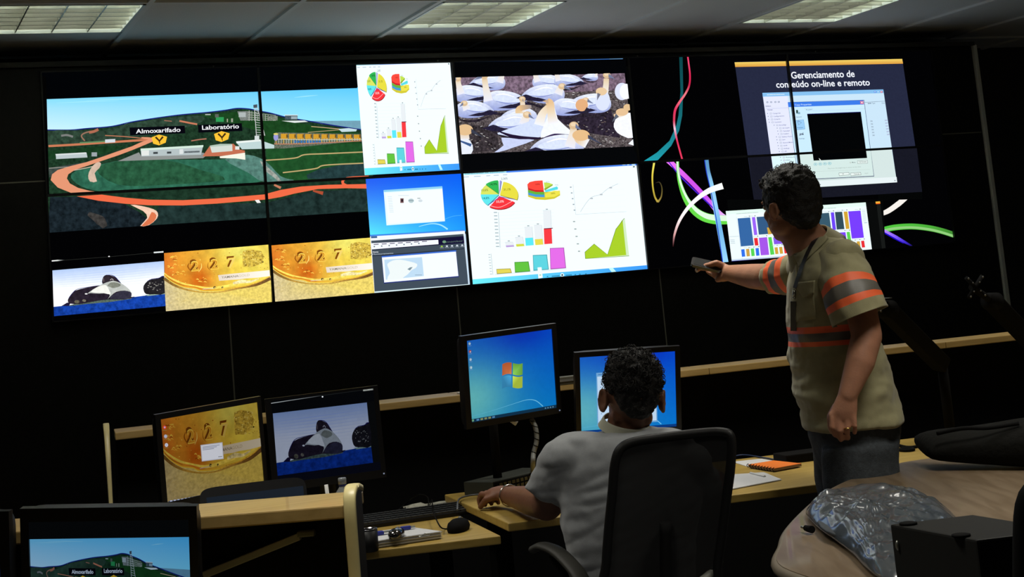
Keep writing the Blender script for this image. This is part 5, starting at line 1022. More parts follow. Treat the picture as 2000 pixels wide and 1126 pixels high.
cb([atz(1752, 868, ZR+.005), atz(1775, 873, ZR+.006), atz(1800, 870, ZR+.005), atz(1830, 868, ZR+.005)], .0055, M_BLACKM, 'black_cable', 'black cable on the raised desk right of the standing man')
lp = MB(); cc = atz(1771, 877, ZR+.006); lp.tube([cc+RA*.022*math.cos(k*PI/8)+RD*.03*math.sin(k*PI/8) for k in range(16)], .006, 8, closed=True); tag(lp.build('cable_coil', M_BLACKM), 'small coil of black cable on the desk by the man\'s hip', 'cable')

# ================================================================== OVAL TABLE
ZT = .78
vis = [atz(x, y, ZT) for x, y in ((1544, 1113), (1529, 1057), (1553.6, 1013.6), (1615.6, 959), (1690, 923.7), (1745.8, 906.6), (1804.7, 895.8))]
last = vis[-1]
out = [V((last.x+.35, last.y-.06, ZT)), V((last.x+.85, last.y-.4, ZT)), V((last.x+1.05, last.y-.95, ZT)), V((last.x+.8, last.y-1.6, ZT)), V((last.x+.1, last.y-2.05, ZT)), V((last.x-.65, last.y-2.12, ZT)), V((vis[0].x+.05, vis[0].y-.5, ZT))]
ring = cat_rom(vis+out, 8, closed=True)
ring = [V((p.x, p.y, ZT)) for p in ring]; TC = sum(ring, V())/len(ring)
t = thing('round_table', (TC.x, TC.y, 0), 'large rounded wood-grain table filling the lower right corner', 'table')
m_ = MB(); n = len(ring); m_.add([p-up*.024 for p in ring]+[p for p in ring], [tuple(range(n))[::-1], tuple(range(n, 2*n))]+[(k, (k+1) % n, (k+1) % n+n, k+n) for k in range(n)]); m_.build('tabletop', M_TABLE, t)
eb = MB(); o1 = [p+(p-TC).normalized()*.002 for p in ring]; eb.tube([p-up*.0135 for p in o1], .0125, 10, closed=True); eb.build('edge_band', M_TEDGE, t)
for a, b in ((.35, 0), (-.35, 0)):
    MB().lathe((TC.x+a, TC.y+b, 0), [(0, 0), (.3, 0), (.3, .02), (.06, .05), (.05, .08), (.05, .7), (.2, .745), (.2, .76), (0, .76)], 28).build('pedestal', M_BLACKM, t)
# plastic bag with dark contents
M_BAG = bpy.data.materials.new('clear_bag'); M_BAG.use_nodes = True; nb_ = M_BAG.node_tree.nodes['Principled BSDF']
nb_.inputs['Base Color'].default_value = (.07, .085, .1, 1); nb_.inputs['Roughness'].default_value = .22; nb_.inputs['Specular IOR Level'].default_value = .8; nb_.inputs['Alpha'].default_value = .7; nb_.inputs['Coat Weight'].default_value = .5; nb_.inputs['Coat Roughness'].default_value = .08
bc = [atz(1574, 1003, ZT), atz(1640, 976, ZT), atz(1770, 972, ZT), atz(1862, 1010, ZT), atz(1885, 1080, ZT), atz(1745, 1150, ZT), atz(1655, 1085, ZT), atz(1590, 1035, ZT)]
bcr = cat_rom(bc, 12, closed=True); cen = sum(bcr, V())/len(bcr); bag = MB(); rings_n = 30; vs = []
for i in range(rings_n):
    f = 1-i/(rings_n-1)
    for k, p in enumerate(bcr):
        q = lerp(cen, p, f); h = .052*(1-f**3)**.6; w_ = noise.noise(V((q.x*16, q.y*16, 2)))*.014+abs(noise.noise(V((q.x*38, q.y*26+q.x*20, 5))))*.016+abs(noise.noise(V((q.x*90+q.y*50, q.y*30, 9))))*.007
        vs.append(V((q.x, q.y, ZT+.003+h+(w_+.003)*min(1, (1-f)*6))))
K = len(bcr); fs = [(i*K+k, i*K+(k+1) % K, (i+1)*K+(k+1) % K, (i+1)*K+k) for i in range(rings_n-1) for k in range(K)]+[tuple(range(K))[::-1]]
t = thing('plastic_bag', tuple(cen), 'crinkled clear plastic bag holding dark parts on the round table', 'bag'); bag.add(vs, fs, sm=True); bo = bag.build('film', M_BAG, t)
sbm = bo.modifiers.new('s', 'SUBSURF'); sbm.levels = 1; sbm.render_levels = 2; tx = None
MB().ell(cen+up*.022+V((-.02, .02, 0)), ((bc[3]-bc[0])*.30, (bc[5]-bc[2])*.22, V((0, 0, .014))), 24, 12).build('contents', mat('bag_contents', (.03, .035, .04), .5), t)
q = atz(1572, 1030, ZT+.012); t = thing('cable_plug', tuple(q), 'black jack plug with a metal tip poking from under the plastic bag', 'plug'); dr = (atz(1556, 1026, ZT+.012)-q).normalized()
MB().tube([q-dr*.035, q-dr*.004], [.009, .007], 12).build('grip', M_BLACKM, t); MB().tube([q-dr*.004, q+dr*.016, q+dr*.02], [.0035, .0035, .001], 10).build('tip', M_METAL, t)
# black case
zt = .94; k0, k1, k2, k3 = [atz(x, y, zt) for x, y in ((1738, 1023), (1907, 1054), (1975, 1020), (1901, 1004))]
k2 = k1+(k3-k0); t = thing('equipment_case', (k0.x, k0.y, ZT), 'black flat-topped equipment case standing on the round table', 'case')
MB().hexa([V((p.x, p.y, ZT+.001)) for p in (k0, k1, k2, k3)]+[k0, k1, k2, k3]).build('body', mat('case_black', (.012, .012, .011), .6, spec=.2), t, bevel=.004)
for (x, y) in ((1774, 1022), (1877, 1045)):
    q = atz(x, y, zt+.0015); MB().lathe(q-up*.001, [(0, 0), (.016, 0), (.016, .003), (.012, .004), (0, .004)], 20).build('rubber_foot', M_BLACKM, t)
q = lerp(k0, k1, .08)+V((0, 0, -.035)); MB().ell(q+(k0-k3).normalized()*.002, (V((.004, 0, 0)), V((0, .004, 0)), V((0, 0, .009))), 8, 6).build('latch', M_METAL, t)
# soft black bag at the far side of the table
t = thing('laptop_bag', tuple(atz(1900, 880, ZT)), 'soft black bag slumped on the far edge of the round table', 'bag')
rg = []
for x, yt, yb, D in ((1797, 866, 878, 4.62), (1806, 852, 890, 4.6), (1840, 842, 895, 4.57), (1900, 838, 900, 4.52), (1960, 828, 904, 4.46), (2010, 818, 908, 4.42), (2060, 815, 912, 4.38), (2090, 850, 905, 4.36)):
    c = P(x, (yt+yb)/2, D); rg.append((c, UP*((yb-yt)/2*D/F), FW*.1))
mb = MB().loft(rg, 28, power=2.6); ob = mb.build('body', mat('bag_fabric', (.007, .007, .006), .9, spec=.1, bump=(60, .3)), t); s_ = ob.modifiers.new('s', 'SUBSURF'); s_.render_levels = 1
MB().tube(cat_rom([P(1830, 846, 4.5), P(1880, 836, 4.46), P(1930, 835, 4.43), P(1990, 826, 4.4)], 5), .006, 8).build('handle', M_BLACKM, t)
# chair back edge at the right margin
t = thing('task_chair', (P(2030, 1200, 2.3).x, P(2030, 1200, 2.3).y, 0), 'dark rounded chair back cut off by the right edge of the photo', 'chair')
rg = [(P(2030, y, 2.3), RT*w*.65, FW*.025) for y, w in ((945, .004), (947, .02), (952, .034), (965, .046), (985, .054), (1010, .058), (1060, .06), (1120, .06), (1200, .06))]
MB().loft(rg, 24, power=2.5).build('backrest', M_BLACKM, t)
cb_ = P(2030, 1200, 2.3); MB().tube([cb_, V((cb_.x, cb_.y, .47))], .02, 10).build('back_support', M_BLACKM, t); MB().lathe((cb_.x+.12, cb_.y-.2, .42), [(0, 0), (.22, 0), (.24, .03), (.22, .06), (0, .07)], 24).build('seat', M_BLACKM, t)
MB().tube([(cb_.x+.12, cb_.y-.2, .06), (cb_.x+.12, cb_.y-.2, .42)], .025, 10).build('column', M_BLACKM, t)
for k in range(5): an = k*2*PI/5; MB().tube([(cb_.x+.12, cb_.y-.2, .09), (cb_.x+.12+.28*math.cos(an), cb_.y-.2+.28*math.sin(an), .06)], .018, 8).build('leg', M_BLACKM, t)

# ================================================================== MESH CHAIR OF THE SEATED MAN
DC = 4.10
t = thing('task_chair', tuple(V((1.28, -3.42, 0))), 'black mesh-back office chair the man in the grey t-shirt sits on', 'chair')
outl = [(1196, 960), (1201, 905), (1212, 876), (1240, 862), (1300, 853), (1370, 845), (1412, 844), (1428, 856), (1427, 910), (1420, 965), (1412, 1030), (1402, 1100), (1392, 1160), (1290, 1172), (1182, 1172), (1184, 1100), (1189, 1030)]
def bulge(x, y): return DC+.05*(1-((x-1305)/130)**2)-.0*(y)
edge = cat_rom([P(x, y, bulge(x, y)) for x, y in outl], 5, closed=True)
MB().tube(edge, .013, 10, closed=True).build('back_frame', mat('chair_black', (.007, .007, .007), .5, spec=.25), t)
M_NET = bpy.data.materials.new('chair_mesh'); M_NET.use_nodes = True; nt = M_NET.node_tree; b_ = nt.nodes['Principled BSDF']; b_.inputs['Base Color'].default_value = (.006, .006, .006, 1); b_.inputs['Roughness'].default_value = .8
b_.inputs['Alpha'].default_value = .985
cx_ = sum(p[0] for p in outl)/len(outl); net = MB(); rows = 12; ol2 = cat_rom([(x, y, 0) for x, y in outl], 5, closed=True); K = len(ol2); vs = []
for i in range(rows):
    f = 1-i/(rows-1)*.98
    for q in ol2: x, y = lerp(1305, q.x, f), lerp(1010, q.y, f); vs.append(P(x, y, bulge(x, y)))
net.add(vs, [(i*K+k, i*K+(k+1) % K, (i+1)*K+(k+1) % K, (i+1)*K+k) for i in range(rows-1) for k in range(K)]+[tuple((rows-1)*K+k for k in range(K))], sm=True); net.build('back_mesh', M_NET, t)
sc_ = V((1.30, -3.22, .45)); cc_a = RT0; cc_f = V((sy_, cy_, 0)).normalized()
MB().loft([(sc_-up*.04, cc_a*.24, cc_f*.23), (sc_-up*.01, cc_a*.25, cc_f*.245), (sc_+up*.02, cc_a*.24, cc_f*.235), (sc_+up*.03, cc_a*.2, cc_f*.2)], 32, power=4).build('seat', mat('seat_fabric', (.015, .015, .015), .9), t)
bb = P(1300, 1150, bulge(1300, 1150)-.01); MB().tube(cat_rom([P(1300, 1020, bulge(1300, 1020)-.02), bb-cc_f*.02, V((bb.x, bb.y, .46)), sc_-up*.06], 5), .022, 10, flat=.6).build('back_support', M_BLACKM, t)
MB().tube([sc_-up*.06, (sc_.x, sc_.y, .1)], .028, 14).build('column', MATS['chair_black'], t)
for k in range(5):
    an = k*2*PI/5+.3; e = V((sc_.x+.3*math.cos(an), sc_.y+.3*math.sin(an), .075)); leg = MB().tube([(sc_.x, sc_.y, .11), e], [.024, .014], 10).build('leg', MATS['chair_black'], t)
    MB().lathe(e-V((0, 0, .042))+V((-.02*math.sin(an), .02*math.cos(an), 0)), [(0, 0), (.03, 0), (.03, .04), (0, .04)], 16, axis=(math.sin(an), -math.cos(an), 0)).build('caster', M_BLACKM, leg)
ar = cat_rom([P(1406, 1083, 4.16), P(1404, 1092, 4.15), P(1396, 1112, 4.14), P(1372, 1134, 4.12), P(1340, 1150, 4.12)], 6)
MB().tube(ar, [.011]*6+[.013]*(len(ar)-6), 10).build('arm_bracket', mat('bracket_grey', (.2, .2, .17), .5), t)
ar = cat_rom([P(1042, 1072, 4.38), P(1060, 1066, 4.36), P(1090, 1078, 4.3), P(1122, 1110, 4.22), P(1138, 1135, 4.18)], 6)
MB().tube(ar, .026, 12, flat=.45).build('armrest', mat('armrest_black', (.02, .019, .014), .6), t)
MB().tube([ar[10]-up*.015, V((ar[10].x+.03, ar[10].y, .6)), sc_-cc_a*.24-up*.03], .014, 10).build('armrest_post', MATS['chair_black'], t)

# ================================================================== PEOPLE
def skin_mat(name, col):
    return mat(name, col, .5, spec=.4, sub=.12, nz=(30, .12), bump=(220, .08))
def remesh(mb, voxel, smooth=3, disp=None):
    me = mb.mesh('tmp'); bm = bmesh.new(); bm.from_mesh(me); bmesh.ops.recalc_face_normals(bm, faces=bm.faces); bm.to_mesh(me); bm.free()
    o = bpy.data.objects.new('tmp', me); COL.objects.link(o); r = o.modifiers.new('r', 'REMESH'); r.mode = 'VOXEL'; r.voxel_size = voxel; r.use_smooth_shade = True
    if smooth: s_ = o.modifiers.new('s', 'SMOOTH'); s_.iterations = smooth; s_.factor = .5
    bpy.context.view_layer.update(); out = bpy.data.meshes.new_from_object(o.evaluated_get(bpy.context.evaluated_depsgraph_get())); bpy.data.objects.remove(o)
    if disp:
        bm = bmesh.new(); bm.from_mesh(out); bm.normal_update()
        nv = [(v, v.normal.copy()) for v in bm.verts]
        for v, n_ in nv: v.co += n_*disp(v.co)
        bm.to_mesh(out); bm.free()
    return out
def put(me, name, mats, parent, extra=None):
    """store a world-space mesh as an object under parent"""
    if extra is not None:
        bm = bmesh.new(); bm.from_mesh(me); tmp = extra.mesh('x'); bm2 = bmesh.new(); bm2.from_mesh(tmp); bmesh.ops.recalc_face_normals(bm2, faces=bm2.faces); bm2.to_mesh(tmp); bm2.free(); bm.from_mesh(tmp); bm.to_mesh(me); bm.free()
    me.transform(world_inv(parent)); mi_ = [p.material_index for p in me.polygons]; me.materials.clear()
    for m in mats: me.materials.append(m)
    me.polygons.foreach_set('material_index', mi_)
    for p in me.polygons: p.use_smooth = True
    o = bpy.data.objects.new(name, me); COL.objects.link(o); o.parent = parent; return o
def bvh_of(me):
    bm = bmesh.new(); bm.from_mesh(me); b = BVHTree.FromBMesh(bm); bm.free(); return b
def surf(b, x, y, off=.003):
    d = ray(x, y).normalized(); h = b.ray_cast(CAM, d); return (h[0]-d*off) if h[0] else None
def capsule(mb, a, b, ra, rb, n=6):
    """closed tapered limb with round ends"""
    a, b = V(a), V(b); t = (b-a).normalized(); x = t.orthogonal().normalized(); y = t.cross(x); rg = []
    for k in range(5): an = PI/2*(1-k/4); rg.append((a-t*ra*math.sin(an)*.98, x*max(ra*math.cos(an), .001), y*max(ra*math.cos(an), .001)))
    for k in range(1, n): f = k/n; r = lerp(ra, rb, f); rg.append((lerp(a, b, f), x*r, y*r))
    for k in range(5): an = PI/2*k/4; rg.append((b+t*rb*math.sin(an)*.98, x*max(rb*math.cos(an), .001), y*max(rb*math.cos(an), .001)))
    mb.loft(rg, 18)
def finger(mb, pts, r0, r1):
    for k in range(len(pts)-1):
        f0, f1 = k/(len(pts)-1), (k+1)/(len(pts)-1); capsule(mb, pts[k], pts[k+1], lerp(r0, r1, f0), lerp(r0, r1, f1), 3)
def head(mb, c, fw, upv, s=1.0, eo=.078, es=1.0):
    """skull, face and ears; fw = facing direction, upv = head's up; c = centre of the skull"""
    c = V(c); fw = V(fw).normalized(); upv = (V(upv)-fw*V(upv).dot(fw)).normalized(); lf = upv.cross(fw); A = lambda l, f, u: c+(lf*l+fw*f+upv*u)*s
    mb.ell(A(0, -.008, .012), (lf*.076*s, fw*.094*s, upv*.1*s), 26, 16)
    mb.ell(A(0, .028, -.055), (lf*.058*s, fw*.062*s, upv*.07*s), 22, 12)        # face
    mb.ell(A(0, .052, -.098), (lf*.032*s, fw*.03*s, upv*.024*s), 16, 10)        # chin
    for q in (-1, 1):
        mb.ell(A(q*.045, .008, -.075), (lf*.017*s, fw*.045*s, upv*.026*s), 14, 8)  # jaw
        mb.ell(A(q*.036, .062, -.038), (lf*.02*s, fw*.018*s, upv*.02*s), 12, 8)    # cheekbone
        mb.ell(A(q*.03, .077, .004), (lf*.022*s, fw*.012*s, upv*.008*s), 12, 8)    # brow
        # ear: rim ring and lobe
        e = A(q*eo, -.012, -.028); out = (lf*q*.85-fw*.45).normalized(); v = upv; h_ = out.cross(v).normalized()
        rim = [e+h_*(.016*es*s*math.cos(k*PI/7))+v*(.031*es*s*math.sin(k*PI/7))+out*.008*s for k in range(14)]
        mb.tube(rim, .0048*s, 8, closed=True); mb.ell(e-out*.001*s, (h_*.015*es*s, v*.029*es*s, out*.008*s), 12, 8); mb.ell(e-v*.026*es*s+out*.006*s, (h_*.009*s, v*.012*s, out*.005*s), 10, 6)
    mb.loft([(A(0, .086, .0), lf*.008*s, upv*.01*s), (A(0, .098, -.02), lf*.010*s, upv*.012*s), (A(0, .106, -.034), lf*.014*s, upv*.009*s), (A(0, .09, -.044), lf*.014*s, upv*.006*s)], 14)  # nose
    mb.ell(A(0, .084, -.064), (lf*.024*s, fw*.012*s, upv*.006*s), 14, 8); mb.ell(A(0, .082, -.074), (lf*.02*s, fw*.012*s, upv*.006*s), 14, 8)   # lips
    return A, lf, fw, upv
def eyes(A, lf, fw, upv, parent, s=1.0):
    for q in (-1, 1):
        MB().ell(A(q*.03, .078, -.012), (lf*.013*s, fw*.009*s, upv*.009*s), 14, 10).build('eye', mat('eye_white', (.6, .58, .55), .3), parent)
        MB().ell(A(q*.03, .0855, -.012), (lf*.0055*s, fw*.003*s, upv*.0055*s), 12, 8).build('iris', mat('iris_dark', (.03, .015, .008), .2), parent)
def wr(sc, amp, st=(1, 1, 1), seed=0):
    def f(p):
        q = V((p.x*st[0], p.y*st[1], p.z*st[2]))*sc+V((seed, seed*1.7, 0))
        return amp*(noise.noise(q)+.5*noise.noise(q*2.1))
    return f
def slab_bands(me, o, ax, cuts, mids, test=None):
    """cut the mesh along planes across ax through o and give faces between cuts the listed material index"""
    bm = bmesh.new(); bm.from_mesh(me)
    for c in cuts:
        geom = [g for g in list(bm.verts)+list(bm.edges)+list(bm.faces)]
        bmesh.ops.bisect_plane(bm, geom=geom, plane_co=o+ax*c, plane_no=ax, dist=1e-6)
    for f in bm.faces:
        h = (f.calc_center_median()-o).dot(ax)
        if test is not None and not test(f.calc_center_median()): continue
        for a, b, m_ in mids:
            if a < h < b: f.material_index = m_
    bm.to_mesh(me); bm.free()
def sleeve(mb, pts, radii, asp=1.0, axb=None, bands=(), mi0=0, th=.004, n=10, inner=1):
    """double-walled cloth tube open at the end; bands: (t0, t1, material)"""
    pts = [V(p) for p in pts]; path = cat_rom(pts, n); N = len(path); L = [0]
    for a, b in zip(path, path[1:]): L.append(L[-1]+(b-a).length)
    def ring(t):
        d = t*L[-1]; k = min(max(i for i in range(N) if L[i] <= d+1e-9), N-2); f = (d-L[k])/max(1e-9, L[k+1]-L[k]); c = lerp(path[k], path[k+1], min(1, f)); tt = (path[k+1]-path[k]).normalized()
        g = t*(len(radii)-1); j = min(int(g), len(radii)-2); return c, tt, lerp(radii[j], radii[j+1], g-j)
    ts = sorted(set([i/40 for i in range(41)]+[x for b in bands for x in b[:2]])); seg = 48; vs = []; info = []
    a0 = None
    for side in (0, 1):
        tl = ts if side == 0 else ts[::-1][:24]
        for t in tl:
            c, tt, r = ring(t)
            a = (axb-tt*axb.dot(tt)).normalized() if axb is not None else tt.orthogonal().normalized()
            b = tt.cross(a)
            for k in range(seg):
                an = 2*PI*k/seg; q = a*math.cos(an)*r*asp+b*math.sin(an)*r; p = c+q
                w = .0045*noise.noise(p*26+V((3, 1, 4)))*min(1, t*2)+.003*noise.noise(V((math.cos(an)*2, math.sin(an)*2, t*3))*2)
                vs.append(p+q.normalized()*(w-(th if side else 0)))
            info.append((t, side))
    fs = []; 
    o = len(mb.v); mb.v += vs
    for i in range(len(info)-1):
        tm = (info[i][0]+info[i+1][0])/2; m_ = mi0
        if info[i][1] == 0:
            for b0, b1, mm in bands:
                if b0 <= tm <= b1: m_ = mm
        for k in range(seg): mb.f.append([o+i*seg+k, o+i*seg+(k+1) % seg, o+(i+1)*seg+(k+1) % seg, o+(i+1)*seg+k]); mb.mi.append(m_); mb.sm.append(True)
def rings_px(rows):
    """(xl,yl,xr,yr,D,half thickness along the view)"""
    r = []
    for xl, yl, xr, yr, D, hd in rows: a, b = P(xl, yl, D), P(xr, yr, D); r.append(((a+b)/2, (b-a)/2, FWH*hd))
    return r
FWH = V((sy_, cy_, 0)).normalized()
def dense(rows, n=5):
    out = []; N = len(rows)
    for i in range(N-1):
        p0, p1, p2, p3 = rows[max(i-1, 0)], rows[i], rows[i+1], rows[min(i+2, N-1)]
        for k in range(n):
            t = k/n; out.append(tuple(.5*(2*p1[j]+(p2[j]-p0[j])*t+(2*p0[j]-5*p1[j]+4*p2[j]-p3[j])*t*t+(3*p1[j]-p0[j]-3*p2[j]+p3[j])*t**3) for j in range(6)))
    return out+[rows[-1]]
def shoe(mb, p, d):
    d = V(d).normalized(); s_ = d.cross(up); p = V(p)
    mb.loft([(p-d*.09+up*.045, s_*.032, up*.044), (p-d*.05+up*.045, s_*.036, up*.044), (p+d*.04+up*.038, s_*.042, up*.036), (p+d*.12+up*.03, s_*.046, up*.028), (p+d*.17+up*.024, s_*.034, up*.02)], 20)

# ---------------------------------------------------------------- standing man
man = thing('person', tuple(V((P(1668, 840, 4.72).x, P(1668, 840, 4.72).y, 0))), 'standing man in an olive work shirt with orange bands, pointing at the video wall', 'person')
HID = [(1556, 486, 1640, 462, 4.74, .10), (1552, 508, 1672, 486, 4.73, .15), (1543, 545, 1694, 522, 4.72, .185), (1540, 590, 1700, 572, 4.72, .185), (1540, 640, 1704, 625, 4.72, .175), (1543, 690, 1718, 676, 4.72, .165), (1548, 735, 1738, 722, 4.71, .165), (1556, 775, 1750, 762, 4.70, .17), (1566, 812, 1760, 800, 4.69, .17), (1574, 838, 1762, 820, 4.68, .17)]
SK = skin_mat('skin', (.42, .2, .12))
body = MB()
core = [(r[0]+14, r[1], r[2]-14, r[3], r[4], r[5]-.025) for r in HID]; body.loft(rings_px(core), 28)
hip = P(1668, 838, 4.67); foot_c = V((hip.x, hip.y, 0)); face_t = (-RT0*.97-FWH*.1).normalized(); lat = FWH
knees = []
for q in (-1, 1):
    h_ = hip+lat*q*.07-V((0, 0, .04)); k_ = V((hip.x, hip.y, .48))+lat*q*.095+face_t*.03; a_ = V((hip.x, hip.y, .09))+lat*q*.11-face_t*.02; knees.append((h_, k_, a_))
    capsule(body, h_, k_, .07, .052); capsule(body, k_, a_, .055, .035); body.ell(a_+face_t*.05-V((0, 0, .04)), (lat*.04, face_t*.11, V((0, 0, .035))), 16, 8)
neck0, neck1 = P(1592, 490, 4.74), P(1553, 432, 4.72); capsule(body, neck0, neck1, .066, .055)
capsule(body, P(1560, 455, 4.72), P(1590, 500, 4.74), .06, .075)
hd = (-RT0*.52+FWH*.855).normalized(); hup = (up+hd*.13-RT0*.02).normalized()
HC = P(1543, 392, 4.72); A, hl_, hf_, hu_ = head(body, HC, hd, hup, 1.0, .078, .78)
# left arm hanging, back of the hand to the viewer
S1, E1, W1 = P(1668, 545, 4.60), P(1693, 655, 4.50), P(1655, 772, 4.44)
capsule(body, P(1640, 512, 4.66), S1, .06, .055); capsule(body, S1, E1, .05, .045); capsule(body, E1, P(1680, 706, 4.47), .045, .043); capsule(body, P(1680, 706, 4.47), W1, .043, .028)
body.loft([(P(1656, 768, 4.44), RT*.028, FWH*.022), (P(1652, 785, 4.435), RT*.034, FWH*.02), (P(1648, 803, 4.43), RT*.040, FWH*.018), (P(1646, 818, 4.43), RT*.039, FWH*.016), (P(1645, 824, 4.43), RT*.03, FWH*.01)], 20)
kn = [(1623, 812), (1637.5, 818), (1653, 818), (1668, 812)]; tips = [((1624, 834), (1630, 849)), ((1639, 842), (1642, 858)), ((1655, 841), (1656, 856)), ((1670, 832), (1669, 845))]
for (x, y), (m1, m2), r in zip(kn, tips, (.0082, .0088, .0086, .0078)):
    finger(body, [P(x, y-4, 4.425), P(*m1, 4.415), P(*m2, 4.44), P(m2[0]+1, m2[1]-4, 4.46)], r, r*.82)
finger(body, [P(1634, 792, 4.45), P(1622, 812, 4.475), P(1622, 832, 4.485), P(1626, 843, 4.485)], .012, .009)
# right arm pointing, phone in hand
S2, E2, W2 = P(1568, 530, 4.93), P(1497, 541, 5.06), P(1424, 533, 5.28)
capsule(body, S2, E2, .052, .045); capsule(body, E2, P(1468, 539, 5.15), .045, .042); capsule(body, P(1468, 539, 5.15), W2, .042, .028)
HD_ = 5.33
body.loft([(P(1424, 533, 5.28), UP*.027, FWH*.02), (P(1412, 531, 5.30), UP*.036, FWH*.022), (P(1400, 528, 5.32), UP*.035, FWH*.024), (P(1390, 527, 5.33), UP*.024, FWH*.022)], 18)
capsule(body, P(1412, 541, 5.28), P(1402, 545, 5.29), .014, .012)
finger(body, [P(1408, 517, 5.29), P(1399, 513, 5.285), P(1386, 517, 5.29), P(1372, 521, 5.30)], .0125, .0095)            # thumb along the top
finger(body, [P(1396, 526, 5.31), P(1380, 524, 5.31), P(1366, 523, 5.32), P(1361, 528, 5.33)], .0105, .0085)             # index underneath, tip bent
for k, (dx, dy, dz) in enumerate(((4, 6, .02), (8, 10, .035), (12, 13, .05))):
    finger(body, [P(1398+dx*.5, 530+dy*.4, 5.33), P(1386+dx, 532+dy*.5, 5.34+dz*.6), P(1378+dx, 526+dy*.5, 5.36+dz*.6), P(1380+dx, 521+dy*.5, 5.37+dz*.5)], .0095, .008)
bm_ = remesh(body, .0048, 4); bm_.name = 'body'; BV = bvh_of(bm_); put(bm_, 'body', [SK], man)
eyes(A, hl_, hf_, hu_, man)
MB().ell(P(1361, 528.5, 5.318), (UP*.006, RT*.004, FWH*.003), 10, 6).build('fingernail', mat('nail', (.8, .7, .65), .25), man)
# hair: cap over the skull with uneven tufts
def hair_cap(A, lf, fw, u, parent, zones, col, seed, amp=.006, vox=.0045, curls=0, curl_r=.007, test=None):
    mb = MB()
    for l, f, h, a, b, c in zones: mb.ell(A(l, f, h), (lf*a, fw*b, u*c), 26, 16)
    me = remesh(mb, vox, 2, lambda p: amp*(noise.noise(p*45+V((seed, 0, 0)))+.7*noise.noise(p*95))); b = bvh_of(me)
    extra = MB(); rnd = random.Random(seed); k = 0; pts = [v.co.copy() for v in me.vertices]; nr = [v.normal.copy() for v in me.vertices]
    while k < curls:
        i = rnd.randrange(len(pts)); p, n_ = pts[i], nr[i]
        if test and not test(p): k += 1; continue
        t1 = n_.orthogonal().normalized(); t2 = n_.cross(t1); an = rnd.uniform(0, 6.28); d1 = t1*math.cos(an)+t2*math.sin(an); r = curl_r*rnd.uniform(.6, 1.3)
        cp = [p+d1*r*math.cos(s_*.9)+n_*(r*math.sin(s_*.9)+s_*.0006)+d1.cross(n_)*s_*.0009 for s_ in range(6)]; extra.tube(cp, [.0012, .0011, .001, .001, .0008, .0004], 5); k += 1
    return put(me, 'hair', [col], parent, extra)
HAIR = mat('black_hair', (.008, .007, .006), .55, spec=.35, bump=(300, .5))
hair_cap(A, hl_, hf_, hu_, man, [(0, -.012, .018, .083, .099, .096), (0, -.05, -.02, .07, .055, .07), (.0, .05, .066, .05, .045, .034), (0, -.066, -.055, .05, .032, .035), (.02, .07, .062, .03, .025, .02), (-.02, .07, .062, .03, .025, .02), (.064, -.005, .01, .014, .024, .03), (-.064, -.005, .01, .014, .024, .03)], HAIR, 3, .005, curls=260, curl_r=.006, test=lambda p: (p-HC).dot(hu_) > .05)
# trousers and shoes
tr = MB(); tr.loft(rings_px([(1580, 812, 1754, 796, 4.68, .155), (1583, 850, 1757, 832, 4.68, .155), (1592, 885, 1752, 868, 4.68, .155), (1602, 918, 1748, 902, 4.68, .15), (1612, 950, 1744, 936, 4.68, .14)]), 28)
for (h_, k_, a_), q in zip(knees, (-1, 1)):
    tr.loft([(h_+V((0, 0, .0)), face_t*.12, lat*.088), (lerp(h_, k_, .35), face_t*.115, lat*.09), (k_, face_t*.085, lat*.075), (lerp(k_, a_, .5), face_t*.08, lat*.07), (a_-V((0, 0, .03)), face_t*.085, lat*.07)], 26)
M_JEAN = mat('dark_denim', (.035, .042, .048), .85, nz=(90, .3), bump=(250, .2))
tm = remesh(tr, .009, 3, wr(14, .008, (1, 1, .7), 5)); put(tm, 'trousers', [M_JEAN], man)
for (h_, k_, a_) in knees:
    mb = MB(); shoe(mb, (a_.x, a_.y, 0), face_t); mb.build('shoe', M_BLACKM, man)
# shirt
M_OLIVE = mat('olive_cotton', (.315, .29, .155), .9, sheen=.2, nz=(60, .06), bump=(420, .12)); M_ORA = mat('orange_tape', (1.0, .16, .05), .55, spec=.4); M_REF = mat('grey_reflective_tape', (.13, .12, .10), .5)
sh = MB(); rr = rings_px(dense(HID, 4)); sh.loft(rr, 40, power=2.3)
sh.ell(P(1646, 520, 4.60), (RT*.072, UP*.085, FWH*.07), 24, 14); sh.ell(P(1568, 520, 4.9), (RT*.055, UP*.06, FWH*.08), 24, 14)
sh.ell(P(1612, 488, 4.70), (RT*.065, UP*.045, FWH*.09), 20, 12)
def shirt_disp(p):
    q = V((p.x*.9, p.y*.9, p.z*2.4)); z = max(0, min(1, (1.42-p.z)/.35))
    fold = noise.noise(V((p.x*5+p.z*7, p.y*5, p.z*16-p.x*6)))
    return .020*z*fold*abs(fold)*1.6+.005*noise.noise(q*9)+.002*noise.noise(p*45)
sm_ = remesh(sh, .0056, 14, shirt_disp)
zb1 = P(1590, 638, 4.6).z; zb2 = P(1590, 674, 4.6).z; bw = (zb1-zb2)
slab_bands(sm_, V((0, 0, zb2-.004)), V((0, 0, 1)), (0, .015, .040, .060), ((0, .015, 1), (.015, .040, 2), (.040, .060, 1)))
mi = [p.material_index for p in sm_.polygons]
SB = bvh_of(sm_)
ex = MB()
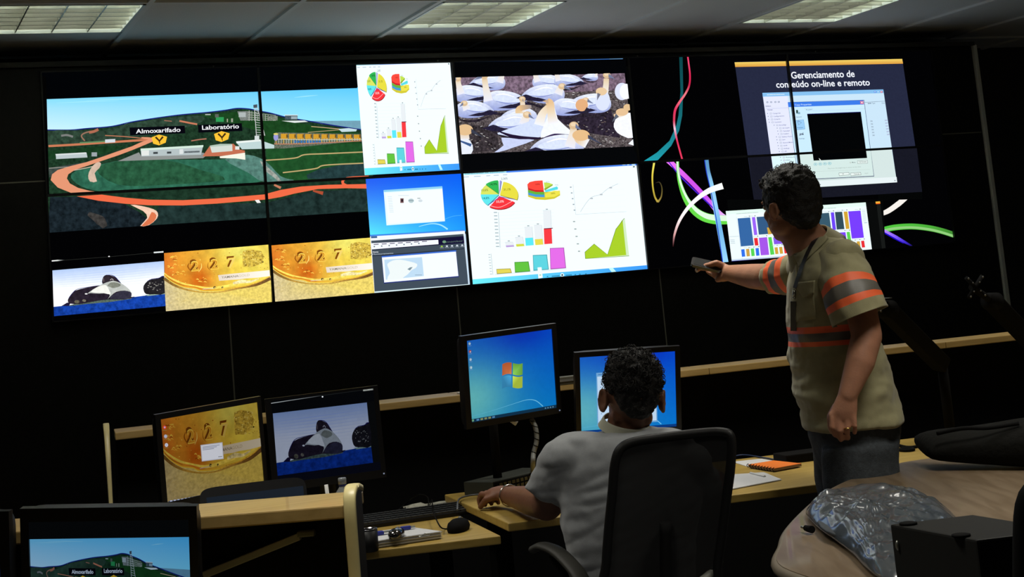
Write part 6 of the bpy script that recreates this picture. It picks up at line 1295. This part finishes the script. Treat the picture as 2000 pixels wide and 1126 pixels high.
# left sleeve, hem cut above the elbow
sleeve(ex, [P(1634, 502, 4.63), P(1650, 540, 4.57), P(1664, 580, 4.52), P(1680, 618, 4.50)], [.066, .08, .084, .088], 1.0, RT, bands=((.56, .655, 1), (.655, .775, 2), (.775, .84, 1)))
sleeve(ex, [P(1590, 528, 4.9), P(1556, 532, 4.95), P(1532, 538, 5.0), P(1508, 541, 5.05)], [.062, .064, .062, .054], 1.0, UP, bands=((.42, .56, 1), (.56, .76, 2), (.76, .9, 1)))
# collar
nk = (neck1-neck0).normalized(); cA = P(1591, 487, 4.73)
ca = nk.orthogonal().normalized(); cb2 = nk.cross(ca)
prof = [(-.020, .098), (-.018, .101), (.0, .093), (.02, .083), (.038, .074), (.042, .0715), (.040, .069), (.02, .072), (-.01, .08)]
ex.loft([(cA+nk*h, ca*r, cb2*r) for h, r in prof], 40, mi=0, caps=False)
o_ = put(sm_, 'shirt', [M_OLIVE, M_ORA, M_REF], man, ex)
# hem and placket, pocket with flap
def patch(b, q, name, m, parent, nx=10, ny=8, off=.003, th=.003):
    g = []
    for j in range(ny+1):
        row = []
        for i in range(nx+1):
            u, v = i/nx, j/ny; x = lerp(lerp(q[0][0], q[1][0], u), lerp(q[3][0], q[2][0], u), v); y = lerp(lerp(q[0][1], q[1][1], u), lerp(q[3][1], q[2][1], u), v)
            p_ = surf(b, x, y, off); row.append(p_ if p_ is not None else (row[-1] if row else P(x, y, 4.7)))
        g.append(row)
    mb = MB(); W = nx+1; N = W*(ny+1); d = ray(*q[0]).normalized(); vs = [p_ for r in g for p_ in r]; vs += [p_+d*th for p_ in vs]
    fs = [(j*W+i, j*W+i+1, (j+1)*W+i+1, (j+1)*W+i) for j in range(ny) for i in range(nx)]; fs += [tuple(k+N for k in f)[::-1] for f in fs]
    for i in range(nx): fs += [(i, N+i, N+i+1, i+1), (ny*W+i, ny*W+i+1, N+ny*W+i+1, N+ny*W+i)]
    for j in range(ny): fs += [(j*W, (j+1)*W, N+(j+1)*W, N+j*W), (j*W+nx, N+j*W+nx, N+(j+1)*W+nx, (j+1)*W+nx)]
    mb.add(vs, fs, sm=True); return mb.build(name, m, parent)
M_OL2 = M_OLIVE
pk = patch(SB, [(1553, 560), (1588, 556), (1594, 622), (1556, 628)], 'pocket', M_OL2, man, off=.004); patch(SB, [(1549, 552), (1592, 547), (1590, 573), (1568, 581), ][:4], 'pocket_flap', M_OL2, man, off=.0075)
patch(SB, [(1548, 500), (1556, 500), (1556, 640), (1546, 640)], 'placket', M_OL2, man, 3, 16, .004)
# lanyard and badge
def ribbon(b, pts, w, name, m, parent, off=.006, n=6):
    c = cat_rom([(x, y, 0) for x, y in pts], n); L = []; last = None
    for k, q in enumerate(c):
        t_ = c[min(k+1, len(c)-1)]-c[max(k-1, 0)]; t_.normalize(); nn = V((-t_.y, t_.x, 0)); pr_ = []
        for s_ in (-1, 1):
            p_ = surf(b, q.x+nn.x*w*s_, q.y+nn.y*w*s_, off); pr_.append(p_)
        if pr_[0] is None or pr_[1] is None: pr_ = None
        L.append(pr_)
    L = [l for l in L if l]; d = FW*.0018; vs = []
    for a, b_2 in L: vs += [a, b_2, b_2+d, a+d]
    mb = MB(); mb.add(vs, [f for k in range(len(L)-1) for f in ((4*k, 4*k+1, 4*k+5, 4*k+4), (4*k+2, 4*k+3, 4*k+7, 4*k+6), (4*k+1, 4*k+2, 4*k+6, 4*k+5), (4*k+3, 4*k, 4*k+4, 4*k+7))]+[(3, 2, 1, 0), (4*len(L)-4, 4*len(L)-3, 4*len(L)-2, 4*len(L)-1)]); return mb.build(name, m, parent)
me_all = MB()
comb = bmesh.new(); comb.from_mesh(o_.data); comb.transform(world_inv(man).inverted()); CBV = BVHTree.FromBMesh(comb); comb.free()
patch(CBV, [(1604, 440), (1550, 498), (1560, 522), (1618, 466)], 'collar', M_OL2, man, 10, 6, .005, .004)
ly = ribbon(CBV, [(1606, 446), (1598, 458), (1586, 476), (1575, 498), (1566, 520), (1559, 540), (1552, 562)], 3.4, 'lanyard', mat('lanyard_black', (.012, .012, .014), .6), man, off=.012)
q = surf(CBV, 1551, 566, .01) or P(1551, 566, 4.6)
MB().tube([q, q-UP*.02], .005, 8).ell(q-UP*.022, (RT*.006, UP*.006, FWH*.004), 10, 6).build('lanyard_clip', M_METAL, man)
q = surf(CBV, 1550, 585, .012) or P(1550, 585, 4.6)
MB().box(q-UP*.05, (.011, .045, .002), 0, ((RT*.6-FWH*.8).normalized(), UP, (RT*.8+FWH*.6).normalized())).build('badge', mat('badge_case', (.1, .1, .09), .2, spec=.8), man)
# wedding ring
q0, q1 = P(1653, 814, 4.425), P(1655, 841, 4.415); ax_ = (q1-q0).normalized(); c = lerp(q0, q1, .82); a = ax_.orthogonal().normalized(); b = ax_.cross(a)
MB().tube([c+a*.0102*math.cos(k*PI/10)+b*.0102*math.sin(k*PI/10) for k in range(20)], .0018, 6, closed=True).build('ring', mat('gold_ring', (.7, .5, .15), .2, metal=1), man)
# the phone he holds
q0, q1 = P(1352, 511, 5.31), P(1396, 521, 5.30); dx = (q1-q0).normalized(); nn = (UP*.9-FWH*.45).normalized(); dy = nn.cross(dx).normalized(); nn = dx.cross(dy).normalized(); c = q0+dx*.052
t = thing('mobile_phone', tuple(c), 'thin dark phone in the outstretched hand of the standing man', 'phone')
MB().loft([(c-nn*.005, dx*.054, dy*.026), (c+nn*.005, dx*.055, dy*.027)], 32, power=8, sm=False).build('body', mat('phone_black', (.02, .02, .022), .2, spec=.7), t)
MB().loft([(c+nn*.0052, dx*.047, dy*.022), (c+nn*.0058, dx*.047, dy*.022)], 24, power=10, sm=False).build('display', mat('phone_glass', (.03, .032, .034), .06, spec=1.), t)
MB().tube([c-dx*.053-dy*.02+nn*.002, c-dx*.053+dy*.01+nn*.002], .002, 6).build('edge_trim', M_METAL, t)

# ---------------------------------------------------------------- seated man
sit = thing('person', (1.25, -3.2, 0), 'seated man with curly black hair and grey t-shirt, his back to the camera', 'person')
SK2 = skin_mat('darker_skin', (.21, .09, .05))
bd = MB()
TS_ = [(1188, 838, 1262, 830, 4.405, .055), (1158, 847, 1290, 838, 4.395, .08), (1114, 860, 1330, 858, 4.38, .105), (1090, 895, 1356, 892, 4.37, .118), (1086, 945, 1366, 935, 4.36, .122), (1094, 1000, 1368, 988, 4.35, .122), (1098, 1050, 1360, 1040, 4.35, .122), (1112, 1095, 1356, 1085, 4.35, .125), (1126, 1135, 1356, 1126, 4.36, .13), (1120, 1190, 1362, 1180, 4.38, .14), (1118, 1245, 1366, 1238, 4.40, .14)]
core = [(r[0]+16, r[1]+6, r[2]-16, r[3]+6, r[4], r[5]-.02) for r in TS_]; bd.loft(rings_px(core), 28)
HC2 = P(1234, 762, 4.40); hd2 = (FWH*.97-RT0*.22).normalized(); hup2 = (up-RT0*-.10+FWH*.08).normalized()
A2, l2, f2_, u2_ = head(bd, HC2, hd2, hup2, 1.0, .084)
capsule(bd, P(1222, 850, 4.41), P(1230, 800, 4.40), .062, .055)
# left arm onto the desk
S3, E3, W3 = P(1118, 912, 4.37), P(1068, 984, 4.47), atz(993, 967, ZR+.044)
capsule(bd, S3, E3, .05, .048); capsule(bd, E3, lerp(E3, W3, .4), .048, .044); capsule(bd, lerp(E3, W3, .4), W3, .044, .029)
fd = (-RT0*.62+FWH*.78).normalized(); fs_ = V((-fd.y, fd.x, 0))
bd.loft([(W3-fd*.01, fs_*.029, up*.023), (W3+fd*.02+up*.003, fs_*.036, up*.024), (W3+fd*.045+up*.006, fs_*.043, up*.023), (W3+fd*.072+up*.004, fs_*.044, up*.020), (W3+fd*.085, fs_*.036, up*.012)], 20)
for k, (o_x, ln_) in enumerate(((-.034, .05), (-.012, .062), (.011, .064), (.033, .056))):
    b0 = W3+fd*.074+fs_*o_x+up*.004; fdir = (fd+fs_*(o_x*1.5)).normalized(); zt_ = ZR+.0105
    m1 = b0+fdir*ln_*.45+up*.001; m2 = b0+fdir*ln_*.72; m2.z = (b0.z+zt_)/2; m3 = b0+fdir*ln_*.62; m3.z = zt_
    finger(bd, [b0, m1, m2, m3], .0102, .0082)
finger(bd, [W3+fd*.03+fs_*.03, W3+fd*.055+fs_*.05-up*.008, V((W3.x, W3.y, ZR+.012))+fd*.088+fs_*.05], .0125, .0095)
# right arm reaches forward to the desk, hidden by chair and torso
S4, E4, W4 = P(1350, 915, 4.37), P(1390, 980, 4.5), atz(1400, 935, ZR+.040)
capsule(bd, S4, E4, .048, .046); capsule(bd, E4, W4, .046, .029); fd4 = (W4-E4); fd4.z = 0; fd4.normalize(); f4s = V((-fd4.y, fd4.x, 0))
bd.loft([(W4, f4s*.03, up*.022), (W4+fd4*.05-up*.004, f4s*.041, up*.018), (W4+fd4*.09-up*.009, f4s*.03, up*.009)], 20)
for o_x, ln_ in ((-.03, .066), (-.01, .075), (.011, .07), (.031, .055)):
    b0 = W4+fd4*.08+f4s*o_x; b0.z = ZR+.026; finger(bd, [b0, b0+fd4*ln_*.5+up*.006, b0+fd4*ln_*.9-up*.012], .0095, .0075)
finger(bd, [W4+fd4*.03+f4s*.026, W4+fd4*.055+f4s*.048-up*.006, W4+fd4*.085+f4s*.056-up*.016], .012, .009)
hp = P(1242, 1245, 4.40); hp.z = .56; legs = []
for q in (-1, 1):
    h_ = hp+RT0*q*.09; k_ = hp+RT0*q*.13+FWH*.42; k_.z = .54; a_ = k_+FWH*.04; a_.z = .09; legs.append((h_, k_, a_))
    capsule(bd, h_, k_, .078, .055); capsule(bd, k_, a_, .055, .036); bd.ell(a_+FWH*.05-up*.04, (RT0*.04, FWH*.11, up*.035), 16, 8)
me2 = remesh(bd, .0048, 4); put(me2, 'body', [SK2], sit); eyes(A2, l2, f2_, u2_, sit)
hair_cap(A2, l2, f2_, u2_, sit, [(0, -.014, .03, .081, .1, .092), (0, -.055, -.012, .066, .046, .056), (0, -.060, -.034, .052, .036, .044), (0, .05, .08, .055, .045, .03)], HAIR, 11, .007, curls=1300, curl_r=.0065, test=lambda p: (p-HC2).dot(u2_) > .0)
tr2 = MB()
tr2.loft([(hp-FWH*.06-up*.02, RT0*.19, up*.12), (hp+FWH*.06, RT0*.19, up*.11)], 24)
for (h_, k_, a_) in legs: capsule(tr2, h_, k_, .098, .078); tr2.loft([(k_, RT0*.075, FWH*.08), (lerp(k_, a_, .5), RT0*.07, FWH*.075), (a_-up*.02, RT0*.07, FWH*.08)], 22)
put(remesh(tr2, .011, 3), 'trousers', [mat('black_trousers', (.015, .015, .018), .85)], sit)
for (h_, k_, a_) in legs: mb = MB(); shoe(mb, (a_.x, a_.y, 0), FWH); mb.build('shoe', M_BLACKM, sit)
M_TEE_ = mat('grey_cotton', (.325, .34, .355), .92, sheen=.25, nz=(80, .05), bump=(420, .1))
ts = MB(); ts.loft(rings_px(dense(TS_, 4)), 44, power=2.35)
for x, y in ((1104, 892), (1344, 902)): ts.ell(P(x, y, 4.37), (RT*.072, UP*.06, FWH*.09), 24, 14)
ts.ell(P(1146, 861, 4.38), (RT*.085, UP*.03, FWH*.08), 20, 10); ts.ell(P(1300, 856, 4.38), (RT*.08, UP*.03, FWH*.08), 20, 10)
capsule(ts, P(1106, 905, 4.375), P(1088, 928, 4.39), .078, .074); ts.loft([(P(1092, 915, 4.385), RT*.073, FWH*.07), (P(1076, 945, 4.405), RT*.069, FWH*.066), (P(1062, 974, 4.425)+V((0, 0, .004)), RT*.064+UP*-.032, FWH*.06)], 24)
capsule(ts, P(1342, 915, 4.37), P(1366, 945, 4.41), .066, .064)
def tee_disp(p):
    z = max(0, min(1, (1.02-p.z)/.35)); fold = noise.noise(V((p.x*3+p.z*9, p.y*3, p.z*22-p.x*9+4)))
    arm = max(0, 1-(p-P(1085, 940, 4.4)).length/.17); f2 = noise.noise(V((p.x*20+p.z*26, p.y*8, p.z*10-p.x*10)))
    return .018*z*(abs(fold)-.15)+.004*noise.noise(p*12)+.0015*noise.noise(p*40)+.012*arm*f2
tm2 = remesh(ts, .0056, 34, tee_disp)
ex = MB()
c2 = P(1222, 828, 4.405); nk2 = (P(1228, 800, 4.40)-P(1220, 850, 4.41)).normalized(); ca = (RT-nk2*RT.dot(nk2)).normalized(); cb2 = nk2.cross(ca)
put(tm2, 't_shirt', [M_TEE_], sit)
c2 = c2-FWH*.006
MB().loft([(c2+nk2*h, ca*r, cb2*r*1.06) for h, r in ((-.014, .079), (-.004, .0735), (.008, .069), (.0125, .066), (.010, .0635), (-.006, .066))], 40, caps=False).build('collar', mat('collar_rib', (.46, .46, .36), .9, bump=(600, .2)), sit)
# bracelet
fe = (W3-E3).normalized(); c = W3-fe*.012; b1 = fe.cross(up).normalized(); b2 = b1.cross(fe); br = [c+b1*.0345*math.cos(k*PI/12)+(b2*math.sin(k*PI/12)+fe*.3*math.cos(k*PI/12))*.0335 for k in range(24)]
MB().tube(br, .0026, 8, closed=True).build('bracelet', mat('silver', (.75, .72, .68), .15, metal=1), sit)
